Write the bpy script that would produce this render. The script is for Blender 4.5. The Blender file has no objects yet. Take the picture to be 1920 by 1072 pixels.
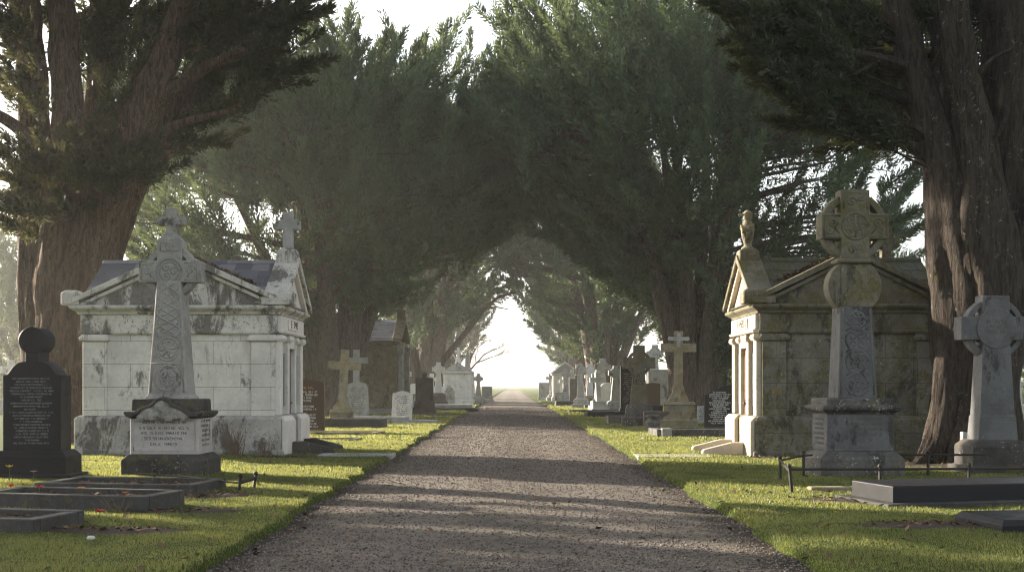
import bpy, bmesh, math, random
import numpy as np
from mathutils import Vector, noise as mnoise

random.seed(7)
RNG = np.random.default_rng(11)
R = math.radians
scene = bpy.context.scene
COL = scene.collection

# ---- pixel frame of the photograph (1920 x 1072): eye 1.6 m above the path, level camera with a lens shift
F, CX, HY, EYE = 2133.0, 960.0, 722.0, 1.6
def W(px, py, Y):
    return Vector(((px - CX) / F * Y, Y, EYE + (HY - py) / F * Y))
def GX(px, Y):
    return (px - CX) / F * Y
def GY(py):
    return EYE * F / (py - HY)

SUN_AZ, SUN_EL = -58.0, 16.0          # degrees left of straight ahead, above the horizon

# ============================================================ materials
def newmat(name):
    m = bpy.data.materials.new(name); m.use_nodes = True
    nt = m.node_tree; nt.nodes.clear()
    return m, nt
class NT:
    def __init__(s, nt): s.nt = nt
    def n(s, typ, **kw):
        nd = s.nt.nodes.new(typ)
        for k, v in kw.items():
            if k.startswith('_'):
                setattr(nd, k[1:], v)
            else:
                key = int(k[1:]) if (k[0] == 'i' and k[1:].isdigit()) else k
                s.set(nd.inputs[key], v)
        return nd
    def set(s, sock, v):
        if isinstance(v, bpy.types.NodeSocket): s.nt.links.new(v, sock)
        elif isinstance(v, bpy.types.Node): s.nt.links.new(v.outputs[0], sock)
        else:
            if isinstance(v, (tuple, list)) and len(v) == 3 and sock.type == 'RGBA': v = (*v, 1)
            sock.default_value = v
    def math(s, op, a, b=0.0, clamp=False):
        nd = s.nt.nodes.new('ShaderNodeMath'); nd.operation = op; nd.use_clamp = clamp
        s.set(nd.inputs[0], a); s.set(nd.inputs[1], b); return nd.outputs[0]
    def mix(s, fac, a, b, mode='MIX'):
        nd = s.nt.nodes.new('ShaderNodeMix'); nd.data_type = 'RGBA'; nd.blend_type = mode
        s.set(nd.inputs[0], fac); s.set(nd.inputs[6], a); s.set(nd.inputs[7], b); return nd.outputs[2]
    def ramp(s, fac, lo, hi):
        nd = s.nt.nodes.new('ShaderNodeMapRange'); nd.interpolation_type = 'SMOOTHSTEP'
        s.set(nd.inputs[0], fac); nd.inputs[1].default_value = lo; nd.inputs[2].default_value = hi
        return nd.outputs[0]
    def noise(s, vec, scale, detail=6, rough=.6, dist=0.0):
        nd = s.nt.nodes.new('ShaderNodeTexNoise')
        s.set(nd.inputs['Vector'], vec); nd.inputs['Scale'].default_value = scale
        nd.inputs['Detail'].default_value = detail; nd.inputs['Roughness'].default_value = rough
        nd.inputs['Distortion'].default_value = dist
        return nd.outputs[0]
    def vor(s, vec, scale, feature='F1', rnd=1.0):
        nd = s.nt.nodes.new('ShaderNodeTexVoronoi'); nd.feature = feature
        s.set(nd.inputs['Vector'], vec); nd.inputs['Scale'].default_value = scale
        nd.inputs['Randomness'].default_value = rnd
        return nd.outputs[0]
    def coords(s, scale=(1, 1, 1), rand=True):
        tc = s.nt.nodes.new('ShaderNodeTexCoord')
        v = tc.outputs['Object']
        if rand:
            oi = s.nt.nodes.new('ShaderNodeObjectInfo')
            off = s.n('ShaderNodeVectorMath', _operation='SCALE', i0=(7.1, 13.3, 5.7))
            s.set(off.inputs['Scale'], s.math('MULTIPLY', oi.outputs['Random'], 9.0))
            v = s.n('ShaderNodeVectorMath', _operation='ADD', i0=v, i1=off.outputs[0]).outputs[0]
        if scale != (1, 1, 1):
            v = s.n('ShaderNodeVectorMath', _operation='MULTIPLY', i0=v, i1=scale).outputs[0]
        return v
    def bump(s, h, strength=.4, dist=.02, normal=None):
        nd = s.n('ShaderNodeBump'); nd.inputs['Strength'].default_value = strength
        nd.inputs['Distance'].default_value = dist; s.set(nd.inputs['Height'], h)
        if normal is not None: s.set(nd.inputs['Normal'], normal)
        return nd.outputs[0]
    def out(s, sh):
        o = s.nt.nodes.new('ShaderNodeOutputMaterial'); s.nt.links.new(sh, o.inputs['Surface'])
    def bsdf(s, col, rough=.9, normal=None, spec=.3, metal=0):
        b = s.nt.nodes.new('ShaderNodeBsdfPrincipled')
        s.set(b.inputs['Base Color'], col); s.set(b.inputs['Roughness'], rough)
        b.inputs['Specular IOR Level'].default_value = spec
        b.inputs['Metallic'].default_value = metal
        if normal is not None: s.set(b.inputs['Normal'], normal)
        return b.outputs[0]

def stone(name, base, base2, stain=.5, lichen=.4, moss=.3, stain_col=(.022, .021, .018), lichen_col=(.42, .42, .38),
          moss_col=(.10, .09, .02), blocks=None, bump=.5, rough=.92, sc=1.0, pits=.5, drip=0):
    m, nt = newmat(name); t = NT(nt)
    v = t.coords()
    col = t.mix(t.ramp(t.noise(v, 1.7 * sc, 8, .65), .35, .65), base, base2)
    col = t.mix(t.math('MULTIPLY', t.ramp(t.noise(v, 9 * sc, 6, .7), .4, .7), .35), col, tuple(c * .62 for c in base))
    h = t.noise(v, 34 * sc, 8, .7)
    if moss > 0:
        mk = t.ramp(t.noise(v, 2.3 * sc, 9, .72, .3), .63 - .28 * moss, .75 - .28 * moss)
        mk = t.math('MULTIPLY', mk, t.ramp(t.noise(v, 20 * sc, 5, .7), .3, .6))
        col = t.mix(t.math('MULTIPLY', mk, .85), col, moss_col)
    if stain > 0:
        vs = t.n('ShaderNodeVectorMath', _operation='MULTIPLY', i0=v, i1=(1, 1, .45)).outputs[0]
        st = t.noise(vs, 1.5 * sc, 12, .74, .35)
        mk = t.ramp(st, .62 - .2 * stain, .70 - .2 * stain)
        col = t.mix(t.math('MULTIPLY', mk, .74), col, stain_col)
        fl = t.ramp(t.noise(v, 15 * sc, 8, .8), .635 - .1 * stain, .665 - .1 * stain)
        col = t.mix(t.math('MULTIPLY', fl, .7), col, stain_col)
    if drip > 0:
        vd = t.n('ShaderNodeVectorMath', _operation='MULTIPLY', i0=v, i1=(6, 6, .45)).outputs[0]
        dm = t.ramp(t.noise(vd, 1.0, 7, .68, .2), .56, .70)
        dm = t.math('MULTIPLY', dm, t.ramp(t.noise(v, 1.1, 4), .42, .62))
        col = t.mix(t.math('MULTIPLY', dm, drip), col, (.05, .047, .04))
    if lichen > 0:
        big = t.ramp(t.noise(v, 2.1 * sc, 4, .6), .40, .60)
        sp = t.ramp(t.noise(v, 16 * sc, 7, .72, .4), .70 - .18 * lichen, .745 - .18 * lichen)
        col = t.mix(t.math('MULTIPLY', t.math('MULTIPLY', sp, big), .85), col, lichen_col)
        dots = t.ramp(t.vor(v, 15 * sc), .16, .08)
        sel = t.ramp(t.noise(v, 5 * sc, 3), .5, .62)
        col = t.mix(t.math('MULTIPLY', t.math('MULTIPLY', dots, sel), .8 * min(1, lichen * 1.6)), col, lichen_col)
    if pits > 0:
        pt = t.ramp(t.noise(v, 52 * sc, 3, .7), .66, .72)
        col = t.mix(t.math('MULTIPLY', pt, pits), col, tuple(c * .25 for c in base))
        h = t.math('SUBTRACT', h, t.math('MULTIPLY', pt, .6))
    nrm = t.bump(h, bump, .014)
    if blocks:
        sx = t.n('ShaderNodeSeparateXYZ', i0=t.coords(rand=False))
        cv = t.n('ShaderNodeCombineXYZ', i0=t.math('ADD', sx.outputs[0], sx.outputs[1]), i1=sx.outputs[2])
        br = t.n('ShaderNodeTexBrick', Vector=cv.outputs[0])
        br.inputs['Scale'].default_value = 1.0; br.inputs['Mortar Size'].default_value = .005
        br.inputs['Mortar Smooth'].default_value = .3
        br.inputs['Brick Width'].default_value = blocks[0]; br.inputs['Row Height'].default_value = blocks[1]
        br.inputs['Color1'].default_value = (1, 1, 1, 1); br.inputs['Color2'].default_value = (.96, .955, .95, 1)
        col = t.mix(.75, col, br.outputs['Color'], 'MULTIPLY')
        col = t.mix(t.math('MULTIPLY', br.outputs['Fac'], .09), col, (.12, .115, .105))
        nrm = t.bump(t.math('SUBTRACT', 1, br.outputs['Fac']), .14, .01, nrm)
    t.out(t.bsdf(col, rough, nrm, .25))
    return m

def granite(name, c1, c2, rough=.45, spec=.14, dust=.05):
    m, nt = newmat(name); t = NT(nt); v = t.coords()
    col = t.mix(t.ramp(t.noise(v, 120, 3, .8), .4, .62), c1, c2)
    d = t.ramp(t.noise(v, 3.2, 9, .7), .45, .75)
    col = t.mix(t.math('MULTIPLY', d, dust), col, (.16, .155, .15))
    dots = t.ramp(t.noise(v, 38, 5, .7), .68, .72)
    col = t.mix(t.math('MULTIPLY', dots, .5), col, (.3, .3, .29))
    r = t.math('ADD', rough, t.math('MULTIPLY', d, .3))
    t.out(t.bsdf(col, r, t.bump(t.noise(v, 60, 4), .12, .004), spec))
    return m

def plain(name, col, rough=.8, var=.4, scale=8, bump=.3, metal=0, spec=.3):
    m, nt = newmat(name); t = NT(nt); v = t.coords()
    c = t.mix(t.noise(v, scale, 7, .7), tuple(x * (1 - var) for x in col), tuple(min(1, x * (1 + var)) for x in col))
    t.out(t.bsdf(c, rough, t.bump(t.noise(v, scale * 5, 5, .7), bump, .01), spec, metal))
    return m

def bark(name, c1, c2, lichen=.5, moss=.2):
    m, nt = newmat(name); t = NT(nt)
    v = t.coords()
    vs = t.n('ShaderNodeVectorMath', _operation='MULTIPLY', i0=v, i1=(1, 1, .14)).outputs[0]
    f = t.noise(vs, 11, 8, .68, .9)
    g = t.noise(vs, 30, 6, .7, .6)
    col = t.mix(t.ramp(f, .36, .62), c1, c2)
    col = t.mix(t.math('MULTIPLY', t.ramp(g, .5, .66), .5), col, tuple(x * 1.7 for x in c2))
    if moss > 0:
        mk = t.ramp(t.noise(v, 1.1, 7, .7), .66 - .2 * moss, .8 - .2 * moss)
        col = t.mix(t.math('MULTIPLY', mk, .7), col, (.055, .05, .012))
    big = t.ramp(t.noise(v, 1.0, 4), .42, .6)
    sp = t.ramp(t.noise(v, 9, 8, .75, .5), .66 - .12 * lichen, .70 - .12 * lichen)
    col = t.mix(t.math('MULTIPLY', t.math('MULTIPLY', sp, big), .8), col, (.27, .29, .25))
    h = t.math('ADD', f, t.math('MULTIPLY', g, .4))
    t.out(t.bsdf(col, .95, t.bump(h, 1.0, .10), .15))
    return m

def leafmat(name, c1, c2, trans=.35, tcol=(.16, .17, .035), scale=.35):
    m, nt = newmat(name); t = NT(nt)
    v = t.coords()
    geo = t.nt.nodes.new('ShaderNodeNewGeometry')
    at = t.nt.nodes.new('ShaderNodeAttribute'); at.attribute_name = 'tint'
    k = t.math('ADD', t.math('MULTIPLY', geo.outputs['Random Per Island'], .15),
               t.math('ADD', t.math('MULTIPLY', t.ramp(t.noise(v, scale, 5, .6), .36, .64), .2), t.math('MULTIPLY', at.outputs['Fac'], .75)), True)
    col = t.mix(k, c1, c2)
    brown = t.math('MULTIPLY', t.math('GREATER_THAN', geo.outputs['Random Per Island'], .93), t.ramp(t.noise(v, scale * 1.6, 3), .45, .6))
    col = t.mix(t.math('MULTIPLY', brown, .8), col, (.075, .045, .018))
    d = t.n('ShaderNodeBsdfDiffuse', Color=col)
    tr = t.n('ShaderNodeBsdfTranslucent', Color=t.mix(k, tuple(x * .7 for x in tcol), tcol))
    gl = t.n('ShaderNodeBsdfGlossy', Color=(.9, .9, .9)); gl.inputs['Roughness'].default_value = .45
    mx = t.n('ShaderNodeMixShader', i0=trans, i1=d, i2=tr)
    mx2 = t.n('ShaderNodeMixShader', i0=.025, i1=mx, i2=gl)
    t.out(mx2.outputs[0])
    return m

M = {}
def build_materials():
    M['tomb_pale'] = stone('weathered_pale_limestone', (.62, .60, .55), (.50, .48, .44), drip=0.55, stain=.26, lichen=.25, moss=.12, blocks=(1.25, .52))
    M['tomb_pale_trim'] = stone('weathered_pale_moulding', (.56, .54, .49), (.42, .40, .36), drip=0.5, stain=.58, lichen=.3, moss=.22)
    M['tomb_pale_frieze'] = stone('grimy_pale_frieze', (.58, .56, .51), (.44, .42, .38), drip=0.7, stain=.72, lichen=.25, moss=.15)
    M['tomb_facade'] = stone('clean_pale_ashlar', (.64, .61, .57), (.56, .53, .49), stain=.16, lichen=.1, moss=.0)
    M['tomb_plinth'] = stone('stained_plinth_stone', (.40, .39, .36), (.25, .24, .22), drip=0.6, stain=.58, lichen=.5, moss=.3)
    M['tomb_dark'] = stone('blackened_mossy_limestone', (.19, .18, .145), (.12, .112, .09), drip=0.5, stain=.5, lichen=.5, moss=.62, moss_col=(.085, .072, .016), blocks=(1.25, .55))
    M['tomb_dark_trim'] = stone('blackened_mossy_moulding', (.17, .155, .115), (.11, .10, .075), stain=.42, lichen=.4, moss=.62, moss_col=(.085, .072, .015))
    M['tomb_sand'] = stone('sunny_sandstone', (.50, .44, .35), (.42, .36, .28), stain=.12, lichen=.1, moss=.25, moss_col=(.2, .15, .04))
    M['cross_grey'] = stone('carved_grey_limestone', (.30, .29, .265), (.20, .195, .18), stain=.32, lichen=.55, moss=.22, sc=1.4)
    M['cross_lichen'] = stone('lichen_grown_limestone', (.145, .135, .10), (.09, .085, .062), stain=.38, lichen=.40, moss=.6, moss_col=(.095, .08, .02), sc=1.4)
    M['cross_blue'] = stone('cool_grey_limestone', (.125, .125, .125), (.085, .085, .086), stain=.42, lichen=.4, moss=.05, sc=1.5)
    M['die_pink'] = stone('pinkish_limestone', (.42, .39, .37), (.34, .315, .30), stain=.25, lichen=.3, moss=.06, sc=1.6)
    M['base_dark'] = stone('blackened_base_stone', (.06, .056, .05), (.03, .029, .026), stain=.55, lichen=.5, moss=.25)
    M['base_spotted'] = stone('white_spotted_base_stone', (.11, .105, .095), (.06, .058, .052), stain=.5, lichen=.7, moss=.2, sc=1.2)
    M['black_granite'] = granite('black_granite', (.008, .008, .009), (.022, .022, .025), .45)
    M['brown_granite'] = granite('brown_granite', (.05, .032, .022), (.10, .065, .045), .35)
    M['grey_stone'] = stone('grey_headstone_stone', (.36, .36, .34), (.26, .26, .245), stain=.35, lichen=.45, moss=.15, sc=1.6)
    M['white_stone'] = stone('white_marble', (.58, .57, .54), (.46, .45, .43), stain=.2, lichen=.3, moss=.05, sc=1.6)
    M['ochre_stone'] = stone('ochre_lichen_stone', (.27, .24, .17), (.19, .165, .11), stain=.3, lichen=.5, moss=.6, moss_col=(.17, .125, .03), sc=1.5)
    M['brown_stone'] = stone('dark_brown_sandstone', (.12, .10, .085), (.075, .065, .055), stain=.4, lichen=.3, moss=.2, sc=1.5)
    M['kerb_dark'] = stone('dark_kerb_granite', (.055, .053, .05), (.03, .029, .028), stain=.35, lichen=.4, moss=.25, sc=2, rough=.7)
    m, nt = newmat('blue_grey_slate'); t = NT(nt); v = t.coords(); geo = nt.nodes.new('ShaderNodeNewGeometry')
    col = t.mix(geo.outputs['Random Per Island'], (.085, .09, .105), (.21, .205, .215))
    col = t.mix(t.math('MULTIPLY', t.ramp(t.noise(v, 4, 7, .7), .5, .7), .5), col, (.10, .09, .075))
    t.out(t.bsdf(col, .42, t.bump(t.noise(v, 25, 5, .7), .25, .01), .5)); M['slate'] = m
    M['slate_green'] = stone('mossy_roof_slab', (.085, .088, .075), (.06, .062, .05), stain=.3, lichen=.35, moss=.75, moss_col=(.065, .062, .014))
    M['iron'] = plain('rusty_black_iron', (.022, .017, .014), .65, .5, 14, .4)
    M['soil'] = plain('dark_soil', (.035, .024, .017), 1, .6, 14, 1.0)
    M['dead'] = plain('dry_twig', (.12, .085, .055), .9, .4, 9)
    M['greytwig'] = plain('bare_grey_twig', (.13, .11, .095), .9, .3, 5)
    M['letter_pale'] = plain('pale_letter_paint', (.2, .2, .195), .8, .4, 30, .1)
    M['letter_white'] = plain('white_letter_paint', (.62, .62, .6), .8, .3, 30, .1)
    M['letter_gold'] = plain('gilt_letter', (.5, .25, .05), .5, .3, 30, .1)
    M['letter_dark'] = plain('dark_cut_letter', (.08, .075, .07), .9, .4, 30, .1)
    M['plaque_dark'] = granite('dark_slate_plaque', (.03, .03, .032), (.06, .06, .06), .4)
    M['door_bronze'] = plain('dull_metal_door', (.10, .095, .095), .6, .3, 5)
    M['door_brown'] = plain('brown_painted_door', (.11, .075, .055), .6, .3, 5)
    M['brass'] = plain('aged_brass_plate', (.20, .15, .07), .5, .3, 12, metal=.6)
    M['bark_red'] = bark('reddish_cypress_bark', (.040, .028, .020), (.125, .088, .062), .5, .15)
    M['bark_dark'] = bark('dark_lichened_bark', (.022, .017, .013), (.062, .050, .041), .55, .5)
    M['bark_mid'] = bark('grey_brown_bark', (.045, .036, .029), (.13, .105, .085), .5, .15)
    M['scar'] = plain('sawn_branch_scar', (.20, .115, .065), .85, .35, 10)
    M['scar_dark'] = plain('dark_branch_scar', (.075, .055, .042), .9, .4, 8)
    M['leaf'] = leafmat('cypress_foliage', (.014, .042, .030), (.125, .195, .105), .22, (.20, .24, .08), .8)
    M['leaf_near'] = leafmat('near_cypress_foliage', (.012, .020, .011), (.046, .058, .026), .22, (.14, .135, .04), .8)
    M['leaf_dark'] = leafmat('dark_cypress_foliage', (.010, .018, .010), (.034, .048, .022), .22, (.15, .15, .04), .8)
    M['grass'] = leafmat('grass_blade', (.034, .062, .018), (.108, .128, .040), .45, (.35, .355, .09), 1.2)
    M['petal_yellow'] = plain('yellow_petal', (.75, .48, .02), .6, .15); M['petal_red'] = plain('red_petal', (.55, .02, .025), .6, .2)
    M['petal_pink'] = plain('pink_petal', (.65, .30, .34), .6, .2); M['petal_orange'] = plain('orange_petal', (.7, .2, .02), .6, .2)
    M['petal_white'] = plain('white_petal', (.7, .7, .62), .6, .1)
    M['green'] = plain('green_stem', (.05, .11, .02), .7, .3)
    # ground
    m, nt = newmat('lawn'); t = NT(nt); v = t.coords(rand=False)
    a = t.noise(v, .55, 6, .65); b = t.noise(v, 7, 8, .75); c3 = t.noise(v, 70, 4, .8)
    col = t.mix(t.ramp(b, .35, .7), (.040, .062, .012), (.085, .105, .022))
    col = t.mix(t.math('MULTIPLY', t.ramp(a, .5, .72), .55), col, (.12, .115, .028))
    col = t.mix(t.math('MULTIPLY', t.ramp(c3, .55, .7), .5), col, (.03, .028, .012))
    t.out(t.bsdf(col, 1, t.bump(t.math('ADD', b, c3), .9, .04), .1)); M['lawn'] = m
    m, nt = newmat('gravel'); t = NT(nt); v = t.coords(rand=False)
    n1 = t.noise(v, .8, 7, .65); n2 = t.noise(v, 60, 5, .8); vo = t.vor(v, 42)
    col = t.mix(t.ramp(n2, .3, .72), (.066, .058, .046), (.275, .24, .19))
    col = t.mix(t.math('MULTIPLY', t.ramp(n1, .42, .7), .5), col, (.095, .075, .063))
    sx = t.n('ShaderNodeSeparateXYZ', i0=v)
    wob = t.math('MULTIPLY', t.math('SUBTRACT', t.noise(v, .35, 4), .5), .8)
    trk = t.ramp(t.math('ABSOLUTE', t.math('SUBTRACT', t.math('ABSOLUTE', t.math('ADD', sx.outputs[0], wob)), 1.05)), .62, .1)
    col = t.mix(t.math('MULTIPLY', trk, .30), col, (.235, .205, .175))
    dmp = t.ramp(t.noise(v, 1.9, 8, .72, .4), .52, .66)
    col = t.mix(t.math('MULTIPLY', dmp, .45), col, (.06, .05, .042))
    edge = t.ramp(t.math('ADD', t.math('ABSOLUTE', sx.outputs[0]), t.math('MULTIPLY', n1, 1.3)), 2.55, 3.35)
    mo = t.math('MULTIPLY', edge, t.ramp(t.noise(v, 5, 8, .75), .46, .60))
    col = t.mix(t.math('MULTIPLY', mo, .8), col, (.085, .085, .018))
    ed2 = t.ramp(t.math('ADD', t.math('ABSOLUTE', sx.outputs[0]), t.math('MULTIPLY', t.noise(v, 1.7, 8, .7), 1.3)), 2.75, 3.25)
    col = t.mix(t.math('MULTIPLY', ed2, .85), col, (.032, .023, .016))
    h = t.math('ADD', t.math('MULTIPLY', vo, -1.2), n2)
    t.out(t.bsdf(col, .95, t.bump(h, .9, .03), .2)); M['gravel'] = m
    m, nt = newmat('pebble'); t = NT(nt)
    geo = nt.nodes.new('ShaderNodeNewGeometry')
    col = t.mix(geo.outputs['Random Per Island'], (.05, .041, .036), (.20, .165, .145))
    t.out(t.bsdf(col, .9, None, .25)); M['pebble'] = m
    m, nt = newmat('dead_leaf'); t = NT(nt)
    geo = nt.nodes.new('ShaderNodeNewGeometry')
    col = t.mix(geo.outputs['Random Per Island'], (.035, .022, .014), (.17, .095, .05))
    t.out(t.bsdf(col, .8, None, .3)); M['dead_leaf'] = m
build_materials()

# ============================================================ mesh helpers
class MB:
    def __init__(s): s.v = []; s.f = []
    def add(s, vs, fs):
        o = len(s.v); s.v.extend([tuple(p) for p in vs]); s.f.extend([tuple(i + o for i in f) for f in fs]); return s
    def box(s, x0, x1, y0, y1, z0, z1):
        return s.loft([(z0, x0, x1, y0, y1), (z1, x0, x1, y0, y1)])
    def loft(s, secs):
        """stack of rectangles (z, x0, x1, y0, y1)"""
        vs = []; fs = []
        for z, x0, x1, y0, y1 in secs: vs += [(x0, y0, z), (x1, y0, z), (x1, y1, z), (x0, y1, z)]
        n = len(secs)
        for k in range(n - 1):
            for j in range(4):
                fs.append((4 * k + j, 4 * k + (j + 1) % 4, 4 * k + 4 + (j + 1) % 4, 4 * k + 4 + j))
        fs.append((3, 2, 1, 0)); fs.append(tuple(4 * n - 4 + j for j in range(4)))
        return s.add(vs, fs)
    def cl(s, secs, cx=0, cy=0):
        """centred loft (z, half width, half depth)"""
        return s.loft([(z, cx - a, cx + a, cy - b, cy + b) for z, a, b in secs])
    def poly_y(s, out, y0, y1):
        n = len(out)
        vs = [(x, y0, z) for x, z in out] + [(x, y1, z) for x, z in out]
        fs = [tuple(range(n)), tuple(range(2 * n - 1, n - 1, -1))]
        fs += [(i, i + n, (i + 1) % n + n, (i + 1) % n) for i in range(n)]
        return s.add(vs, fs)
    def poly_x(s, out, x0, x1):
        n = len(out)
        vs = [(x0, y, z) for y, z in out] + [(x1, y, z) for y, z in out]
        fs = [tuple(range(n)), tuple(range(2 * n - 1, n - 1, -1))]
        fs += [(i, i + n, (i + 1) % n + n, (i + 1) % n) for i in range(n)]
        return s.add(vs, fs)
    def ring_y(s, cx, cz, r0, r1, y0, y1, n=28):
        vs = []; fs = []
        for i in range(n):
            a = 2 * math.pi * i / n; c, d = math.cos(a), math.sin(a)
            vs += [(cx + r0 * c, y0, cz + r0 * d), (cx + r1 * c, y0, cz + r1 * d), (cx + r1 * c, y1, cz + r1 * d), (cx + r0 * c, y1, cz + r0 * d)]
        for i in range(n):
            j = (i + 1) % n
            for k in range(4): fs.append((4 * i + k, 4 * i + (k + 1) % 4, 4 * j + (k + 1) % 4, 4 * j + k))
        return s.add(vs, fs)
    def disc_y(s, cx, cz, r, y0, y1, n=28):
        return s.poly_y([(cx + r * math.cos(2 * math.pi * i / n), cz + r * math.sin(2 * math.pi * i / n)) for i in range(n)], y0, y1)
    def lathe(s, prof, cx=0, cy=0, n=14, sx=1, sy=1):
        vs = []; fs = []
        for r, z in prof:
            for i in range(n):
                a = 2 * math.pi * i / n; vs.append((cx + r * sx * math.cos(a), cy + r * sy * math.sin(a), z))
        m = len(prof)
        for k in range(m - 1):
            for i in range(n):
                j = (i + 1) % n; fs.append((k * n + i, k * n + j, k * n + n + j, k * n + n + i))
        fs.append(tuple(range(n - 1, -1, -1))); fs.append(tuple((m - 1) * n + i for i in range(n)))
        return s.add(vs, fs)
    def tube(s, pts, rad, n=6, rough=0, seed=0, flute=0, closed=True):
        pts = [Vector(p) for p in pts]; vs = []; fs = []
        up = Vector((.13, .31, .94)); prev = None
        for k, p in enumerate(pts):
            d = (pts[min(k + 1, len(pts) - 1)] - pts[max(k - 1, 0)])
            if d.length < 1e-9: d = Vector((0, 0, 1))
            d.normalize()
            u = prev - d * prev.dot(d) if prev is not None else d.cross(Vector((0, 1, .2)) if abs(d.y) < .9 else Vector((1, 0, 0)))
            if u.length < 1e-6: u = d.orthogonal()
            u.normalize(); prev = u; w = d.cross(u)
            r = rad[k] if isinstance(rad, (list, tuple)) else rad
            for i in range(n):
                a = 2 * math.pi * i / n
                q = r
                if flute:
                    ph = k * .05
                    q *= 1 + flute * (.55 * math.sin(5 * a + seed + ph * 3) + .3 * math.sin(9 * a + 2 * seed - ph * 4) + .25 * math.sin(17 * a + seed * 3 + ph * 5))
                if rough:
                    q *= 1 + rough * mnoise.noise(Vector((math.cos(a) * 2.2 + seed, math.sin(a) * 2.2, k * .22)))  + rough * .6 * mnoise.noise(Vector((math.cos(a) * 6 + seed, math.sin(a) * 6, k * .3)))
                vs.append(p + (u * math.cos(a) + w * math.sin(a)) * q)
        m = len(pts)
        for k in range(m - 1):
            for i in range(n):
                j = (i + 1) % n; fs.append((k * n + i, k * n + j, k * n + n + j, k * n + n + i))
        if closed:
            fs.append(tuple(range(n - 1, -1, -1))); fs.append(tuple((m - 1) * n + i for i in range(n)))
        return s.add(vs, fs)
    def ball(s, c, r, n=8, sx=1, sy=1, sz=1):
        prof = []
        c = Vector(c); vs = []; fs = []
        m = max(4, n // 2 + 1)
        for k in range(m + 1):
            th = math.pi * k / m
            for i in range(n):
                a = 2 * math.pi * i / n
                vs.append((c.x + r * sx * math.sin(th) * math.cos(a), c.y + r * sy * math.sin(th) * math.sin(a), c.z + r * sz * math.cos(th)))
        for k in range(m):
            for i in range(n):
                j = (i + 1) % n; fs.append((k * n + i, k * n + n + i, k * n + n + j, k * n + j))
        return s.add(vs, fs)
    def flipx(s, sg):
        if sg < 0: s.v = [(-x, y, z) for x, y, z in s.v]
        return s
    def move(s, dx=0, dy=0, dz=0, rz=0):
        c, d = math.cos(rz), math.sin(rz)
        s.v = [(x * c - y * d + dx, x * d + y * c + dy, z + dz) for x, y, z in s.v]; return s
    def build(s, name, mat, parent=None, bevel=0.0, smooth=False, wear=0.0):
        me = bpy.data.meshes.new(name); me.from_pydata(s.v, [], s.f)
        bm = bmesh.new(); bm.from_mesh(me)
        bmesh.ops.recalc_face_normals(bm, faces=bm.faces)
        if bevel:
            es = [e for e in bm.edges if len(e.link_faces) == 2 and e.calc_face_angle(0) > .6]
            try: bmesh.ops.bevel(bm, geom=es, offset=bevel, segments=1, affect='EDGES', clamp_overlap=True)
            except Exception: pass
        if wear:
            for v in bm.verts:
                nv = mnoise.noise_vector(v.co * 3.1 + Vector((3.3, 1.7, 9.1)))
                v.co += nv * wear
        bm.to_mesh(me); bm.free()
        if smooth: me.shade_smooth()
        me.materials.append(M[mat] if isinstance(mat, str) else mat)
        o = bpy.data.objects.new(name, me); COL.objects.link(o)
        if parent is not None: o.parent = parent
        return o

def npmesh(name, verts, nper, mat, parent=None, tint=None):
    """mesh of separate n-sided faces from an (N*nper, 3) array"""
    verts = np.ascontiguousarray(verts, dtype=np.float32).reshape(-1, 3); n = len(verts); nf = n // nper
    me = bpy.data.meshes.new(name); me.vertices.add(n); me.vertices.foreach_set('co', verts.ravel())
    me.loops.add(n); me.loops.foreach_set('vertex_index', np.arange(n, dtype=np.int32))
    me.polygons.add(nf); me.polygons.foreach_set('loop_start', np.arange(0, n, nper, dtype=np.int32))
    me.update(calc_edges=True)
    if tint is not None:
        at = me.attributes.new('tint', 'FLOAT', 'POINT'); at.data.foreach_set('value', np.ascontiguousarray(tint, dtype=np.float32))
    me.materials.append(M[mat])
    o = bpy.data.objects.new(name, me); COL.objects.link(o)
    if parent is not None: o.parent = parent
    return o

def tag(o, label, cat, group=None):
    o['label'] = label; o['category'] = cat
    if group: o['group'] = group
    return o
def thing(name, label, cat, loc=(0, 0, 0), rz=0, group=None):
    o = bpy.data.objects.new(name, None); COL.objects.link(o)
    o.empty_display_size = .2
    o.location = loc; o.rotation_euler = (0, 0, rz)
    return tag(o, label, cat, group)
def dup(root, loc, rz=0, label=None, sc=None, group=None):
    r = root.copy(); COL.objects.link(r); r.location = loc; r.rotation_euler = (0, 0, rz)
    if sc: r.scale = sc
    if label: r['label'] = label
    if group: r['group'] = group
    for ch in list(root.children):
        c = ch.copy(); COL.objects.link(c); c.parent = r
        for g in ch.children:
            d = g.copy(); COL.objects.link(d); d.parent = c
    return r
def kind(o, k):
    o['kind'] = k; return o

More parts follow.
